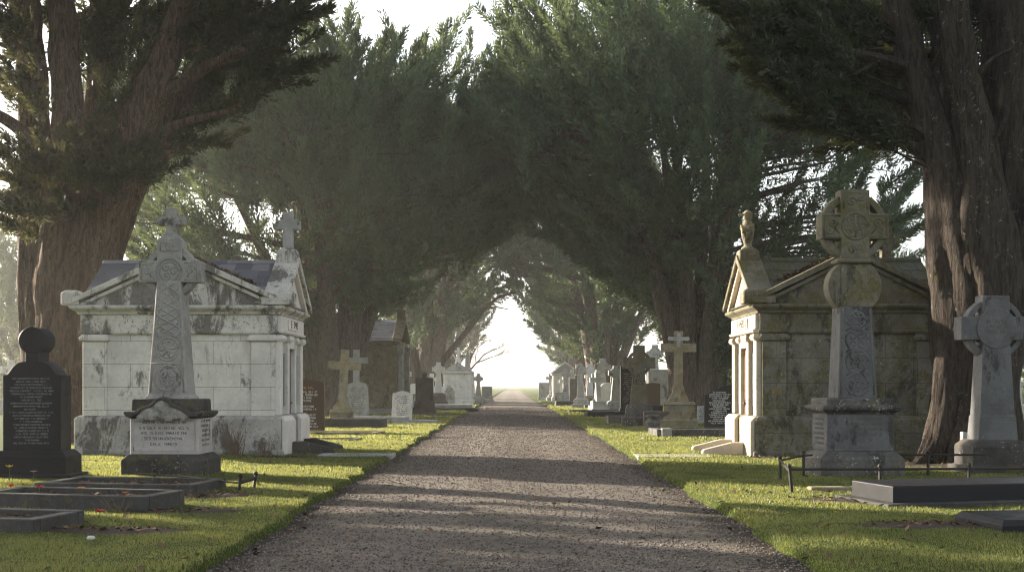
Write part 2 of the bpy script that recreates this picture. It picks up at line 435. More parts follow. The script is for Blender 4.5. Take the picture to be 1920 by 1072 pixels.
# ---- worn, unreadable lettering: rows of letter-like strokes on a face that looks towards -y (or +-x)
GL = [[(0,0,0,1),(0,1,1,.5),(1,.5,0,.5)], [(0,0,.5,1),(.5,1,1,0),(.2,.4,.8,.4)], [(0,0,0,1),(0,0,1,0),(0,1,1,1),(0,.5,.7,.5)],
      [(0,0,0,1),(0,1,1,0),(1,0,1,1)], [(.5,0,.5,1),(0,1,1,1)], [(0,0,0,1),(1,0,1,1),(0,.5,1,.5)], [(.5,0,.5,1)],
      [(0,0,1,0),(1,0,1,1),(1,1,0,1),(0,1,0,0)], [(0,1,.5,0),(.5,0,1,1)], [(0,1,0,0),(0,0,1,0)], [(1,1,0,1),(0,1,0,.5),(0,.5,1,.5),(1,.5,1,0),(1,0,0,0)]]
def lettering(rows, cx, fit, y, seed, proud=.003):
    """rows: (z, letter height, fill 0..1); fit: half width; returns MB of strokes standing PROUD of plane y, facing -y"""
    rg = random.Random(seed); mb = MB()
    for z, h, fill in rows:
        half = fit * fill * rg.uniform(.8, 1.0); x = cx - half
        w = h * .62
        while x < cx + half - w:
            if rg.random() < .13: x += w * .9; continue
            for (a, b, c, d) in rg.choice(GL):
                p0 = Vector((x + a * w, 0, z + b * h)); p1 = Vector((x + c * w, 0, z + d * h))
                dv = (p1 - p0); L = dv.length
                if L < 1e-6: continue
                dv /= L; nv = Vector((-dv.z, 0, dv.x)) * h * .085
                q = [p0 - nv, p1 - nv, p1 + nv, p0 + nv]
                mb.add([(k.x, y - proud, k.z) for k in q] + [(k.x, y + .002, k.z) for k in q], [(0, 1, 2, 3), (0, 4, 5, 1), (2, 6, 7, 3), (1, 5, 6, 2), (3, 7, 4, 0)])
            x += w * 1.45
    return mb
def rot_to_x(mb, sg, xplane):
    """turn a mesh built facing -y at y=0 to face sg*x at x = xplane (local y becomes across)"""
    mb.v = [(xplane + sg * (-y), sg * x, z) for x, y, z in mb.v]; return mb

# ---- carved relief: raised strands on a face at y (facing -y)
def strand(mb, pts, r, y, n=6, sy=.55):
    """half-sunk rounded strand through (x, z) points"""
    m0 = len(mb.v)
    mb.tube([(x, 0, z) for x, z in pts], r, n)
    for i in range(m0, len(mb.v)):
        x, yy, z = mb.v[i]; mb.v[i] = (x, y + yy * sy, z)
def circ(cx, cz, r, n=18, a0=0, a1=2 * math.pi):
    return [(cx + r * math.cos(a0 + (a1 - a0) * i / n), cz + r * math.sin(a0 + (a1 - a0) * i / n)) for i in range(n + 1)]
def spiral(cx, cz, r, turns, ph=0, sg=1, n=16):
    return [(cx + r * (1 - t) * math.cos(ph + sg * t * turns * 6.283), cz + r * (1 - t) * math.sin(ph + sg * t * turns * 6.283)) for t in [i / n for i in range(n)]]
# ============================================================ mausoleums at the front
def slates(mb, x0, x1, e, rdg, n, wid, rg, axis='x', keep=None):
    """rows of single slates on the slope from eave e=(c, z) to ridge rdg=(c, z); along the x (or y) axis from x0 to x1"""
    dc, dz = (rdg[0] - e[0]) / n, (rdg[1] - e[1]) / n
    for k in range(n):
        x = x0 - (wid / 2 if k % 2 else 0)
        while x < x1 - .01:
            a, b = max(x, x0) + .004, min(x + wid, x1) - .004
            x += wid
            if b - a < .03: continue
            c0, z0 = e[0] + dc * (k - .12), e[1] + dz * (k - .12)
            c1, z1 = e[0] + dc * (k + 1.1), e[1] + dz * (k + 1.1)
            if keep and not keep((a + b) / 2, (z0 + z1) / 2): continue
            t = .020 + rg.uniform(0, .010); l = .030
            tw = rg.uniform(-.006, .006)
            pts = [(a, c0, z0 + l), (b, c0, z0 + l + tw), (b, c1, z1 + .006), (a, c1, z1 + .006)]
            pts += [(p[0], p[1], p[2] + t) for p in pts]
            if axis == 'y': pts = [(q[1], q[0], q[2]) for q in pts]
            mb.add(pts, [(0, 1, 2, 3), (4, 7, 6, 5), (0, 4, 5, 1), (1, 5, 6, 2), (2, 6, 7, 3), (3, 7, 4, 0)])

def mausoleum(label, loc, Wd, Dp, s, mt, seed):
    """s = +1: entrance faces +x, -1: faces -x.  Front pediment faces -y."""
    rg = random.Random(seed)
    t = thing('mausoleum', label, 'mausoleum', loc)
    hw, hd = Wd / 2, Dp / 2
    Z0, Z1, Z2, Z3, ZA = .92, 2.80, 3.20, 3.40, 4.52
    def B(mb, name, mat, par=t, bevel=.012, wear=0): return mb.flipx(s).build(name, mat, par, bevel, wear=wear)
    p = MB().cl([(-.15, hw + .05, hd + .05), (.13, hw + .05, hd + .05), (.15, hw, hd), (Z0 - .08, hw, hd), (Z0 - .02, hw - .05, hd - .05), (Z0, hw - .10, hd - .10)])
    B(p, 'plinth', mt['plinth'])
    iw, idp = hw - .16, hd - .16
    B(MB().cl([(Z0 - .01, iw, idp), (Z1, iw, idp)]), 'wall', mt['wall'], bevel=.01)
    # entablature band and its little ledge
    B(MB().cl([(Z1 - .05, iw + .07, idp + .07), (Z1 - .01, iw + .09, idp + .09), (Z1 + .02, iw + .09, idp + .09), (Z1 + .03, iw + .05, idp + .05), (Z2, iw + .05, idp + .05)]), 'frieze', mt.get('frieze', mt['trim']))
    B(MB().cl([(Z2 - .004, iw + .10, idp + .10), (Z2 + .05, iw + .12, idp + .12), (Z2 + .10, iw + .20, idp + .20), (Z2 + .12, iw + .24, idp + .24), (Z3 - .03, iw + .26, idp + .26), (Z3, iw + .22, idp + .22)]), 'cornice', mt['trim'])
    # corner pilasters on the front face, both ends
    for cx in (-iw + .27, iw - .27):
        q = MB().loft([(Z0 - .02, cx - .27, cx + .27, -idp - .07, -idp + .1), (Z1 - .22, cx - .27, cx + .27, -idp - .07, -idp + .1)])
        q.loft([(Z1 - .215, cx - .29, cx + .29, -idp - .09, -idp + .1), (Z1 - .19, cx - .34, cx + .33, -idp - .13, -idp + .1), (Z1 - .12, cx - .34, cx + .34, -idp - .14, -idp + .1), (Z1 - .10, cx - .30, cx + .30, -idp - .10, -idp + .1), (Z1 - .055, cx - .30, cx + .30, -idp - .10, -idp + .1)])
        B(q, 'pilaster', mt['pil'])
    ow, od = iw + .24, idp + .24
    # pediments: a triangle wall and raking cornices on the front and on the entrance side
    for yy in (-idp - .06,):
        B(MB().poly_y([(-ow + .1, Z3 - .002), (ow - .1, Z3 - .002), (0, ZA - .06)], yy, yy + .3), 'pediment', mt['ped'], bevel=0)
    for sx in (-1, 1):
        th = .17
        q = MB().poly_y([(sx * (ow + .02), Z3 + .003), (sx * (ow + .02), Z3 + .12), (0, ZA + .11), (0, ZA - .05)], -od - .01, -od + .42)
        q.poly_y([(sx * (ow - .30), Z3 + .003), (sx * (ow - .12), Z3 + .002), (0, ZA - .052), (0, ZA - .15)], -od + .08, -od + .3)
        B(q, 'raking_cornice', mt['trim'])
    for sx in (-1, 1):     # corner blocks
        q = MB().loft([(Z3 + .004, sx * ow - .20, sx * ow + .20, -od + .02, -od + .46), (Z3 + .28, sx * ow - .20, sx * ow + .20, -od + .02, -od + .46), (Z3 + .34, sx * ow - .12, sx * ow + .12, -od + .1, -od + .40)])
        B(q, 'corner_block', mt['trim'], bevel=.02)
    B(MB().poly_x([(-od + .12, Z3 - .002), (od - .12, Z3 - .002), (0, ZA - .05)], iw - .2, iw + .10), 'pediment', mt['fac'], bevel=0)
    cw = .50
    for sy in (-1, 1):
        q = MB().poly_x([(sy * (od + .03), Z3 + .003), (sy * (od + .03), Z3 + .13), (0, ZA + .13), (0, ZA - .04)], ow - cw, ow + .06)
        B(q, 'coping', mt['cope'])
        q = MB().poly_x([(sy * (od - .26), Z3 + .004), (sy * (od - .10), Z3 + .002), (0, ZA - .042), (0, ZA - .14)], iw + .1, ow - .02)
        B(q, 'raking_cornice', mt['fac'])
    # relief wreath in the entrance pediment
    q = MB()
    for k in range(3): strand(q, [(a * .72, b) for a, b in circ(0, Z3 + .46, .10 + .06 * k, 14)], .022, 0)
    strand(q, [(0, Z3 + .12), (.03, Z3 + .3), (-.03, Z3 + .5), (0, Z3 + .75)], .03, 0)
    rot_to_x(q, 1, iw + .105); B(q, 'carved_wreath', mt['fac'], bevel=0)
    # roof bodies and slates
    rf = MB().poly_x([(-od + .25, Z3 + .01), (od - .25, Z3 + .01), (0, ZA - .06)], -ow + .15, ow - cw - .01)
    rf.poly_y([(-ow + .25, Z3 + .012), (ow - .25, Z3 + .012), (0, ZA - .07)], -od + .4, od - .15)
    roof = B(rf, 'roof', mt['roof'], bevel=0)
    q = MB()
    for sy in (-1, 1):
        slates(q, -ow + .2, ow - cw - .02, (sy * (od - .10), Z3 + .05), (sy * .03, ZA - .03), mt['rows'], .40, rg, 'x', None if sy > 0 else (lambda xx, zz: abs(xx) > (ow - .02) * (1 - (zz - Z3) / (ZA - Z3)) - .10))
    for sx in (-1, 1):
        slates(q, -od + .43, od - .12, (sx * (ow - .10), Z3 + .03), (sx * .03, ZA - .05), mt['rows'] + 2, .40, rg, 'y')
    B(q, 'slate_course', mt['roof'], roof, bevel=0)
    q = MB(); x = -ow + .2
    while x < ow - cw - .05:
        q.poly_x([(-.11, ZA - .03), (.11, ZA - .03), (.05, ZA + .06), (-.05, ZA + .06)], x, min(x + .58, ow - cw - .012)); x += .59
    B(q, 'ridge_tile', mt['roof'], roof, bevel=.008)
    # entrance face: pilasters, architrave, door, tablets, name panel
    X = iw
    for yy in (-idp + .16, -.43, .43, idp - .16):
        w = .15 if abs(yy) > .6 else .10
        q = MB().loft([(Z0 + .0, X - .02, X + .12, yy - w, yy + w), (Z1 - .21, X - .02, X + .12, yy - w, yy + w), (Z1 - .20, X - .02, X + .16, yy - w - .03, yy + w + .03), (Z1 - .14, X - .02, X + .20, yy - w - .05, yy + w + .05), (Z1 - .06, X - .02, X + .18, yy - w - .03, yy + w + .03)])
        B(q, 'pilaster', mt['fac'])
    for sy in (-1, 1):
        a, b = sorted((sy * .35, sy * (idp + .10)))
        q = MB().loft([(-.1, X + .165, X + .27, a, b), (Z0 - .12, X + .165, X + .27, a, b), (Z0 - .02, X + .12, X + .18, a, b)])
        B(q, 'facade_plinth', mt['fac'], bevel=.015)
        a, b = sorted((sy * .54, sy * (idp - .33)))
        pl = B(MB().loft([(1.12, X - .01, X + .035, a, b), (2.34, X - .01, X + .035, a, b)]), 'tablet', 'plaque_dark', bevel=.004)
        L = lettering([(2.26 - .075 * k, .038, rg.choice((.9, .7, .95, .5))) for k in range(15)], 0, (b - a) / 2 - .03, 0, seed + 5 + sy)
        rot_to_x(L, 1, X + .036); L.v = [(x, y + (a + b) / 2, z) for x, y, z in L.v]
        B(L, 'lettering', 'letter_pale', pl, bevel=0)
    B(MB().loft([(Z1 - .02, X + .02, X + .175, -idp + .02, idp - .02), (Z1 + .03, X + .02, X + .20, -idp + .02, idp - .02), (Z1 + .06, X + .02, X + .14, -idp + .02, idp - .02), (Z2 - .02, X + .02, X + .14, -idp + .02, idp - .02)]), 'architrave', mt['fac'])
    np_ = B(MB().box(X + .13, X + .17, -.66, .66, Z1 + .10, Z2 - .08), 'name_panel', mt['fac'], bevel=.006)
    L = lettering([(Z1 + .155, .15, .98)], 0, .56, 0, seed + 1, .006); rot_to_x(L, 1, X + .171)
    B(L, 'lettering', 'letter_dark', np_, bevel=0)
    dr = B(MB().box(X - .02, X + .02, -.325, .325, .14, 2.46), 'door', mt['door'], bevel=.004)
    q = MB()
    for z0, z1 in ((.3, 1.1), (1.25, 2.3)):
        for y0 in (-.27, .03): q.box(X + .018, X + .035, y0, y0 + .24, z0, z1)
    B(q, 'door_panel', mt['door'], dr, bevel=.006)
    q = MB().ball((X + .05, .25, 1.18), .03); B(q, 'handle', 'brass', dr, bevel=0)
    B(MB().box(X + .02, X + .13, -.33, .33, 2.462, Z1 - .03), 'lintel', mt['fac'])
    # steps between two sloping cheek blocks
    q = MB()
    q.box(X + .05, hw + .42, -.60, .60, -.1, .14); q.box(hw + .425, hw + .80, -.60, .60, -.1, .05)
    B(q, 'step', mt['step'], bevel=.012)
    for sy in (-1, 1):
        a, b = sorted((sy * .61, sy * .83))
        q = MB(); q.poly_y([(hw + .12, -.1), (hw + .12, .30), (hw + .38, .30), (hw + 1.02, .14), (hw + 1.05, .10), (hw + 1.05, -.1)], a, b)
        B(q, 'cheek_block', mt['step'], bevel=.015)
    return t, dict(iw=iw, idp=idp, ow=ow, od=od, ZA=ZA, Z3=Z3, cw=cw, B=B)

def cross_y(mb, cx, z0, z1, arm, za, hw, hh, y0, y1):
    """plain latin cross outline facing -y: shaft half width hw, arms half length arm centred at za, half height hh"""
    return mb.poly_y([(cx - hw, z0), (cx + hw, z0), (cx + hw, za - hh), (cx + arm, za - hh), (cx + arm, za + hh), (cx + hw, za + hh), (cx + hw, z1), (cx - hw, z1),
                      (cx - hw, za + hh), (cx - arm, za + hh), (cx - arm, za - hh), (cx - hw, za - hh)], y0, y1)

def build_mausoleums():
    pale = dict(frieze='tomb_pale_frieze', plinth='tomb_plinth', wall='tomb_pale', trim='tomb_pale_trim', pil='tomb_pale', ped='tomb_pale_frieze', fac='tomb_facade', cope='tomb_pale_trim', roof='slate', door='door_bronze', step='base_dark', rows=5)
    t, g = mausoleum('pale stained stone mausoleum with slate roof and plain cross over its doorway', ((-9.86 - 5.20) / 2, 25.6 + 1.55, 0), 4.66, 3.1, 1, pale, 3)
    B, x0, ZA = g['B'], g['ow'] - .22, g['ZA']
    fin = B(MB().cl([(ZA - .10, .24, .24), (ZA + .26, .22, .22), (ZA + .34, .15, .15)], x0, 0), 'finial_base', 'tomb_pale_trim', bevel=.015)
    q = MB(); cross_y(q, x0, ZA + .33, ZA + 1.20, .29, ZA + .90, .115, .115, -.10, .10)
    B(q, 'roof_cross', 'grey_stone', bevel=.015)
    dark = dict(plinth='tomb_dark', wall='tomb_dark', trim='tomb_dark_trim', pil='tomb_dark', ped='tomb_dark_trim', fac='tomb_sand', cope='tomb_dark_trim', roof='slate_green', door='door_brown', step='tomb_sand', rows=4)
    t, g = mausoleum('dark mossy stone mausoleum with carved figure over its sunlit doorway', (5.38 + 2.15, 25.1 + 1.55, 0), 4.3, 3.1, -1, dark, 9)
    B, x0, ZA, iw, idp = g['B'], g['ow'] - .22, g['ZA'], g['iw'], g['idp']
    B(MB().cl([(ZA - .10, .24, .24), (ZA + .22, .22, .22), (ZA + .26, .17, .17)], x0, 0), 'finial_base', 'tomb_dark_trim', bevel=.02)
    # small shrouded figure: urn-like body, folded arms, hooded head turned to the path
    q = MB()
    q.lathe([(.15, ZA + .25), (.155, ZA + .29), (.10, ZA + .33), (.085, ZA + .37), (.125, ZA + .50), (.155, ZA + .64), (.16, ZA + .74), (.135, ZA + .83), (.10, ZA + .90), (.085, ZA + .93), (.10, ZA + .97), (.112, ZA + 1.03), (.108, ZA + 1.09), (.075, ZA + 1.15), (.02, ZA + 1.175)], x0, 0, 16)
    q.tube([(x0 - .13, -.05, ZA + .82), (x0 + .02, -.15, ZA + .74), (x0 + .13, -.08, ZA + .78)], [.04, .05, .035], 8)
    q.tube([(x0 - .13, .05, ZA + .84), (x0 + .0, .15, ZA + .80), (x0 + .15, .06, ZA + .76)], [.04, .05, .035], 8)
    q.tube([(x0 + .14, 0, ZA + .82), (x0 + .12, -.11, ZA + .66), (x0 - .02, -.155, ZA + .60)], [.04, .045, .02], 7)
    q.tube([(x0 + .06, 0, ZA + 1.07), (x0 + .15, 0, ZA + 1.075), (x0 + .20, 0, ZA + 1.11)], [.05, .03, .008], 7)
    q.lathe([(.118, ZA + 1.07), (.125, ZA + 1.10), (.112, ZA + 1.12)], x0, 0, 14)
    B(q, 'carved_figure', 'ochre_stone', bevel=0)
    # worn carved cross on the back gable
    cx, cy = -(iw - .28), idp + .1
    q = MB().cl([(g['Z3'], .36, .30), (ZA - .12, .30, .26), (ZA + .02, .26, .24), (ZA + .04, .30, .27), (ZA + .10, .30, .27)], cx, cy)
    B(q, 'finial_base', 'cross_lichen', bevel=.02)
    q = MB(); cross_y(q, cx, ZA + .09, ZA + .98, .33, ZA + .60, .13, .12, cy - .10, cy + .10)
    q.ring_y(cx, ZA + .60, .17, .25, cy - .07, cy + .07, 20)
    for a, b in ((0, .42), (0, .60), (0, .80), (-.25, .60), (.25, .60), (0, .93)): q.ball((cx + a, cy - .09, ZA + b), .085, 8, 1, .6, 1)
    B(q, 'roof_cross', 'cross_lichen', bevel=.012, wear=.02)
    # little brass plate on the front pilaster
    q = MB().loft([(1.40, iw - .44, iw - .20, -idp - .095, -idp - .06), (1.54, iw - .44, iw - .20, -idp - .095, -idp - .06)])
    pl = B(q, 'plate', 'brass', bevel=.004)
    L = lettering([(1.50 - .028 * k, .016, .9) for k in range(4)], 0, .09, -idp - .096, 77, .002)
    L.v = [(x + iw - .32, y, z) for x, y, z in L.v]; B(L, 'lettering', 'letter_dark', pl, bevel=0)
    # dead leaves and twigs drifted in the roof valleys
    rg = random.Random(4)

# ============================================================ tall monuments at the front
def celtic_head(mb, cz, arm, hh, hw, z0, z1, ring, d, rd):
    cross_y(mb, 0, z0, z1, arm, cz, hw, hh, -d, d)
    mb.ring_y(0, cz, ring[0], ring[1], -rd, rd, 32)

def build_left_cross():
    t = thing('celtic_cross', 'tall grey Celtic cross with knotwork shaft and small cross on top, before the pale mausoleum', 'celtic cross', (GX(308, 19.9), 19.9 + .45, 0), R(-2))
    MB().cl([(-.15, .74, .50), (.29, .74, .50), (.39, .64, .42)]).build('base', 'base_dark', t, .012, wear=.006)
    die = MB().cl([(.388, .61, .40), (1.02, .61, .40)]).build('die', 'die_pink', t, .01)
    L = lettering([(.93, .045, .95), (.83, .045, 1), (.74, .045, .95), (.645, .045, .8), (.55, .045, .55)], 0, .50, -.40, 21)
    L.build('lettering', 'letter_dark', die)
    L = rot_to_x(lettering([(.95 - .085 * k, .04, .95) for k in range(6)], 0, .27, 0, 23), 1, .61); L.build('lettering', 'letter_dark', die)
    q = MB()
    for x0, x1 in ((-.55, .55),):
        for z in (.445, .985): q.box(x0, x1, -.412, -.398, z, z + .012)
        for x in (x0, x1 - .012): q.box(x, x + .012, -.412, -.398, .457, .985)
    q.build('panel_border', 'die_pink', die)
    # moulded cap whose front sweeps up into a crest with leaf carving
    q = MB().cl([(1.018, .62, .41), (1.05, .66, .45), (1.10, .70, .48), (1.14, .70, .48), (1.15, .61, .40)])
    q.cl([(1.148, .60, .38), (1.345, .59, .37), (1.36, .57, .36)])
    q.build('cap', 'base_dark', t, .012)
    up = [(-.66, 1.10), (-.50, 1.12), (-.40, 1.19), (-.30, 1.24), (-.20, 1.27), (-.10, 1.36), (0, 1.40), (.10, 1.36), (.20, 1.27), (.30, 1.24), (.40, 1.19), (.50, 1.12), (.66, 1.10)]
    lo = [(x * .93, z - .055) for x, z in reversed(up)]
    MB().poly_y(up + lo, -.57, -.30).build('crest', 'base_dark', t, .008)
    q = MB().poly_y([(-.46, 1.02)] + [(x * .9, z - .05) for x, z in up[1:-1]] + [(.46, 1.02)], -.51, -.385)
    rg = random.Random(2)
    for k in range(46):
        x = rg.uniform(-.40, .40); top = 1.03 + .29 * max(0, 1 - abs(x) / .46) ** 1.1
        q.ball((x, -.52, rg.uniform(1.03, top)), rg.uniform(.045, .085), 7, rg.uniform(.8, 1.5), .7, rg.uniform(.7, 1.3))
    q.build('leaf_carving', 'cross_grey', t, wear=.012)
    # shaft
    def hwid(z): return .335 - (z - 1.34) / (3.45 - 1.34) * .115
    sh = MB().cl([(1.355, .40, .30), (1.40, .39, .29), (1.43, .345, .26), (3.45, .215, .185)]).build('shaft', 'cross_grey', t, .012, wear=.004)
    q = MB()
    def fy(z): return -(.26 - (z - 1.43) / 2.02 * .075)
    def S(pts, r=.02):
        m0 = len(q.v); strand(q, pts, r, 0)
        for i in range(m0, len(q.v)):
            x, y, z = q.v[i]; q.v[i] = (x, y + fy(z), z)
    for sg in (-1, 1): S([(sg * (hwid(z) - .03), z) for z in (1.47, 2.0, 2.5, 3.0, 3.42)], .018)
    # boss ring with a leaf whorl at the foot, then a wheel, then plaited lozenges
    for r in (.225, .13): S(circ(0, 1.73, r), .022)
    for k in range(4): S(spiral(.11 * math.cos(k * 1.57 + .7), 1.73 + .11 * math.sin(k * 1.57 + .7), .10, 1.3, k * 1.57), .018)
    S([(-.29, 1.99), (.29, 1.99)], .018)
    for r in (.20, .15): S(circ(0, 2.24, r), .020)
    for k in range(4):
        a = k * .785 + .2; S([(.15 * math.cos(a), 2.24 + .15 * math.sin(a)), (-.15 * math.cos(a), 2.24 - .15 * math.sin(a))], .022)
    n = 40
    for ph in (0, math.pi):
        S([((hwid(2.45 + i / n * .95) - .055) * math.sin(ph + i / n * 3.1 * 6.283 * .5 + .4), 2.46 + i / n * .95) for i in range(n + 1)], .022)
    for ph in (1.57, 4.71):
        S([((hwid(2.45 + i / n * .95) - .075) * math.sin(ph + i / n * 3.1 * 6.283 * .5 + .4), 2.46 + i / n * .95) for i in range(n + 1)], .017)
    q.build('knotwork', 'cross_grey', sh, smooth=True)
    # ringed head and the small cross that crowns it
    q = MB(); cz = 3.62
    celtic_head(q, cz, .55, .195, .225, 3.44, 4.17, (.36, .47), .15, .10)
    q.cl([(4.168, .19, .13), (4.20, .19, .13), (4.31, .085, .08)])
    hd = q.build('cross_head', 'cross_grey', t, .012, wear=.004)
    q = MB(); fy = lambda z: -.15
    for r in (.225, .17): S(circ(0, cz, r), .022)
    for k in range(3): S(spiral(.085 * math.cos(k * 2.09), cz + .085 * math.sin(k * 2.09), .085, 1.4, k * 2.09), .018)
    for sx in (-1, 1):
        S([(sx * .50, cz - .15), (sx * .50, cz + .15), (sx * .27, cz + .15)], .014); S([(sx * .50, cz - .15), (sx * .27, cz - .15)], .014)
        S(spiral(sx * .39, cz + .03, .085, 1.5, 0, sx), .018); S([(sx * .32, cz - .1), (sx * .45, cz + .1)], .015)
    S([(-.16, 3.98), (-.16, 4.13), (.16, 4.13), (.16, 3.98), (-.16, 3.98)], .014); S(spiral(0, 4.05, .08, 1.6), .018)
    q.build('knotwork', 'cross_grey', hd, smooth=True)
    q = MB(); cross_y(q, 0, 4.30, 4.76, .24, 4.53, .085, .075, -.085, .085)
    fy = lambda z: -.085
    S([(-.2, 4.53), (.2, 4.53)], .02); S([(0, 4.36), (0, 4.72)], .02); S(circ(0, 4.53, .06, 12), .016)
    q.build('crowning_cross', 'cross_grey', t, .008, wear=.004)

def build_right_cross():
    t = thing('celtic_cross', 'tall lichen-grown Celtic cross on a white inscribed die behind the iron railing', 'celtic cross', (GX(1614, 19.7), 19.7 + .5, 0), R(3))
    MB().cl([(-.15, .75, .55), (.32, .74, .54), (.45, .62, .44)]).build('base', 'base_spotted', t, .015, wear=.008)
    die = MB().cl([(.448, .59, .42), (1.10, .59, .42)]).build('die', 'cross_blue', t, .012)
    lettering([(.99, .055, .6), (.90, .05, .9), (.81, .05, .95), (.72, .05, .85), (.63, .05, .5)], .05, .48, -.42, 31).build('lettering', 'letter_dark', die)
    rot_to_x(lettering([(.99 - .085 * k, .04, .9) for k in range(6)], 0, .3, 0, 33), -1, -.59).build('lettering', 'letter_dark', die)
    MB().cl([(1.098, .60, .43), (1.13, .61, .44), (1.15, .67, .50), (1.19, .70, .53), (1.23, .70, .53), (1.255, .66, .49), (1.265, .60, .44), (1.36, .60, .44), (1.375, .58, .42)]).build('cap', 'base_spotted', t, .012)
    def hwid(z): return .345 - (z - 1.37) / 1.6 * .055
    sh = MB().cl([(1.373, .345, .27), (2.98, .285, .22)]).build('shaft', 'cross_blue', t, .012, wear=.004)
    q = MB()
    def fy(z): return -(.27 - (z - 1.37) / 1.6 * .05)
    def S(pts, r=.02):
        m0 = len(q.v); strand(q, pts, r, 0)
        for i in range(m0, len(q.v)):
            x, y, z = q.v[i]; q.v[i] = (x, y + fy(z), z)
    for sg in (-1, 1): S([(sg * (hwid(z) - .045), z) for z in (1.42, 2.0, 2.5, 2.95)], .02)
    for k, z in enumerate((1.62, 2.02, 2.40, 2.74)):
        rr = .20 if k < 3 else .15
        S(circ(0, z, rr), .02)
        for j in range(4):
            a = j * 1.57 + .5 * k; S(spiral(.10 * math.cos(a), z + .10 * math.sin(a), .09, 1.2, a, 1 if k % 2 else -1), .017)
        if k < 3: S([(-.20, z + .16), (-.08, z + .24), (.08, z + .16), (.20, z + .25)], .018)
    q.build('vine_carving', 'cross_blue', sh, smooth=True)
    MB().disc_y(0, 3.34, .475, -.15, .15, 40).cl([(2.978, .27, .17), (3.0, .27, .17), (3.74, .26, .17)]).build('plain_disc', 'tomb_dark_trim', t, .012, wear=.004)
    MB().cl([(3.738, .28, .19), (3.76, .33, .23), (3.80, .33, .23), (3.84, .27, .19)]).build('collar', 'cross_lichen', t, .01)
    q = MB(); cz = 4.40
    celtic_head(q, cz, .60, .225, .255, 3.838, 5.04, (.475, .60), .17, .11)
    hd = q.build('cross_head', 'cross_lichen', t, .014, wear=.004)
    q = MB(); fy = lambda z: -.17
    S(circ(0, cz, .235), .024)
    for j in range(6):
        a = j * 1.047; S(spiral(.12 * math.cos(a), cz + .12 * math.sin(a), .085, 1.1, a), .018)
    S([(0, cz - .2), (0, cz + .2)], .02)
    for sx in (-1, 1):
        S([(sx * .56, cz - .185), (sx * .56, cz + .185), (sx * .27, cz + .185)], .016); S([(sx * .56, cz - .185), (sx * .27, cz - .185)], .016)
        S(spiral(sx * .40, cz + .06, .09, 1.4, 0, sx), .02); S(spiral(sx * .45, cz - .08, .07, 1.2, 2, -sx), .02); S([(sx * .29, cz - .13), (sx * .5, cz + .13)], .016)
    S([(-.21, 4.70), (-.21, 4.99), (.21, 4.99), (.21, 4.70)], .016); S(spiral(-.07, 4.83, .10, 1.4), .02); S(spiral(.09, 4.90, .08, 1.4, 2, -1), .02)
    S(spiral(-.06, 3.98, .09, 1.3), .018); S(spiral(.09, 4.06, .09, 1.3, 1, -1), .018)
    q.build('leaf_carving', 'cross_lichen', hd, smooth=True)

def build_far_right_cross():
    t = thing('celtic_cross', 'plain pale ringed cross on a black block beside the large dark tree trunk', 'celtic cross', (GX(1876, 20.2), 20.2 + .35, 0), R(3))
    MB().cl([(-.15, .62, .48), (.16, .62, .48), (.165, .53, .40), (.52, .53, .40), (.62, .42, .32)]).build('base', 'base_dark', t, .02, wear=.01)
    sh = MB().cl([(.618, .36, .24), (1.05, .33, .22), (1.06, .315, .21), (2.35, .255, .17)]).build('shaft', 'cross_blue', t, .012, wear=.004)
    lettering([(1.22, .05, .8), (1.14, .05, .7)], 0, .22, -.205, 44).build('lettering', 'letter_dark', sh)
    q = MB(); cz = 2.62; celtic_head(q, cz, .64, .21, .25, 2.345, 3.21, (.45, .55), .16, .10)
    hd = q.build('cross_head', 'cross_blue', t, .012, wear=.004)
    MB().disc_y(0, cz, .37, -.185, -.155, 36).build('boss', 'cross_blue', hd, .012)
    lettering([(cz + .09, .055, .9), (cz + .0, .055, .9), (cz - .09, .055, .7)], 0, .26, -.185, 45).build('lettering', 'letter_dark', hd)

def build_black_headstone():
    t = thing('headstone', 'black granite headstone with a round disc on its neck, beside the red-brown tree', 'headstone', (GX(57, 19.2), 19.2 + .3, 0), R(0))
    MB().cl([(-.12, .73, .42), (.10, .72, .41), (.102, .62, .36), (.40, .62, .36), (.50, .53, .27)]).build('base', 'black_granite', t, .012)
    sh = []
    for i in range(9):
        u = i / 8; sh.append((.40 - .29 * u, 1.80 + .20 * (u ** .8) + .05 * math.sin(u * math.pi)))
    out = [(-.49, .498), (.49, .498), (.49, 1.77), (.42, 1.78)] + sh + [(.115, 2.2), (-.115, 2.2)] + [(-x, z) for x, z in reversed(sh)] + [(-.42, 1.78), (-.49, 1.77)]
    die = MB().poly_y(out, -.25, .21).build('die', 'black_granite', t, .008)
    rg = random.Random(8)
    lettering([(1.70 - .052 * k, .027, rg.choice((.5, .95, .75, .85, .35, .9))) for k in range(22)], 0, .40, -.25, 51).build('lettering', 'letter_pale', die)
    MB().disc_y(0, 2.36, .225, -.26, .20, 40).build('disc', 'black_granite', t, .01)
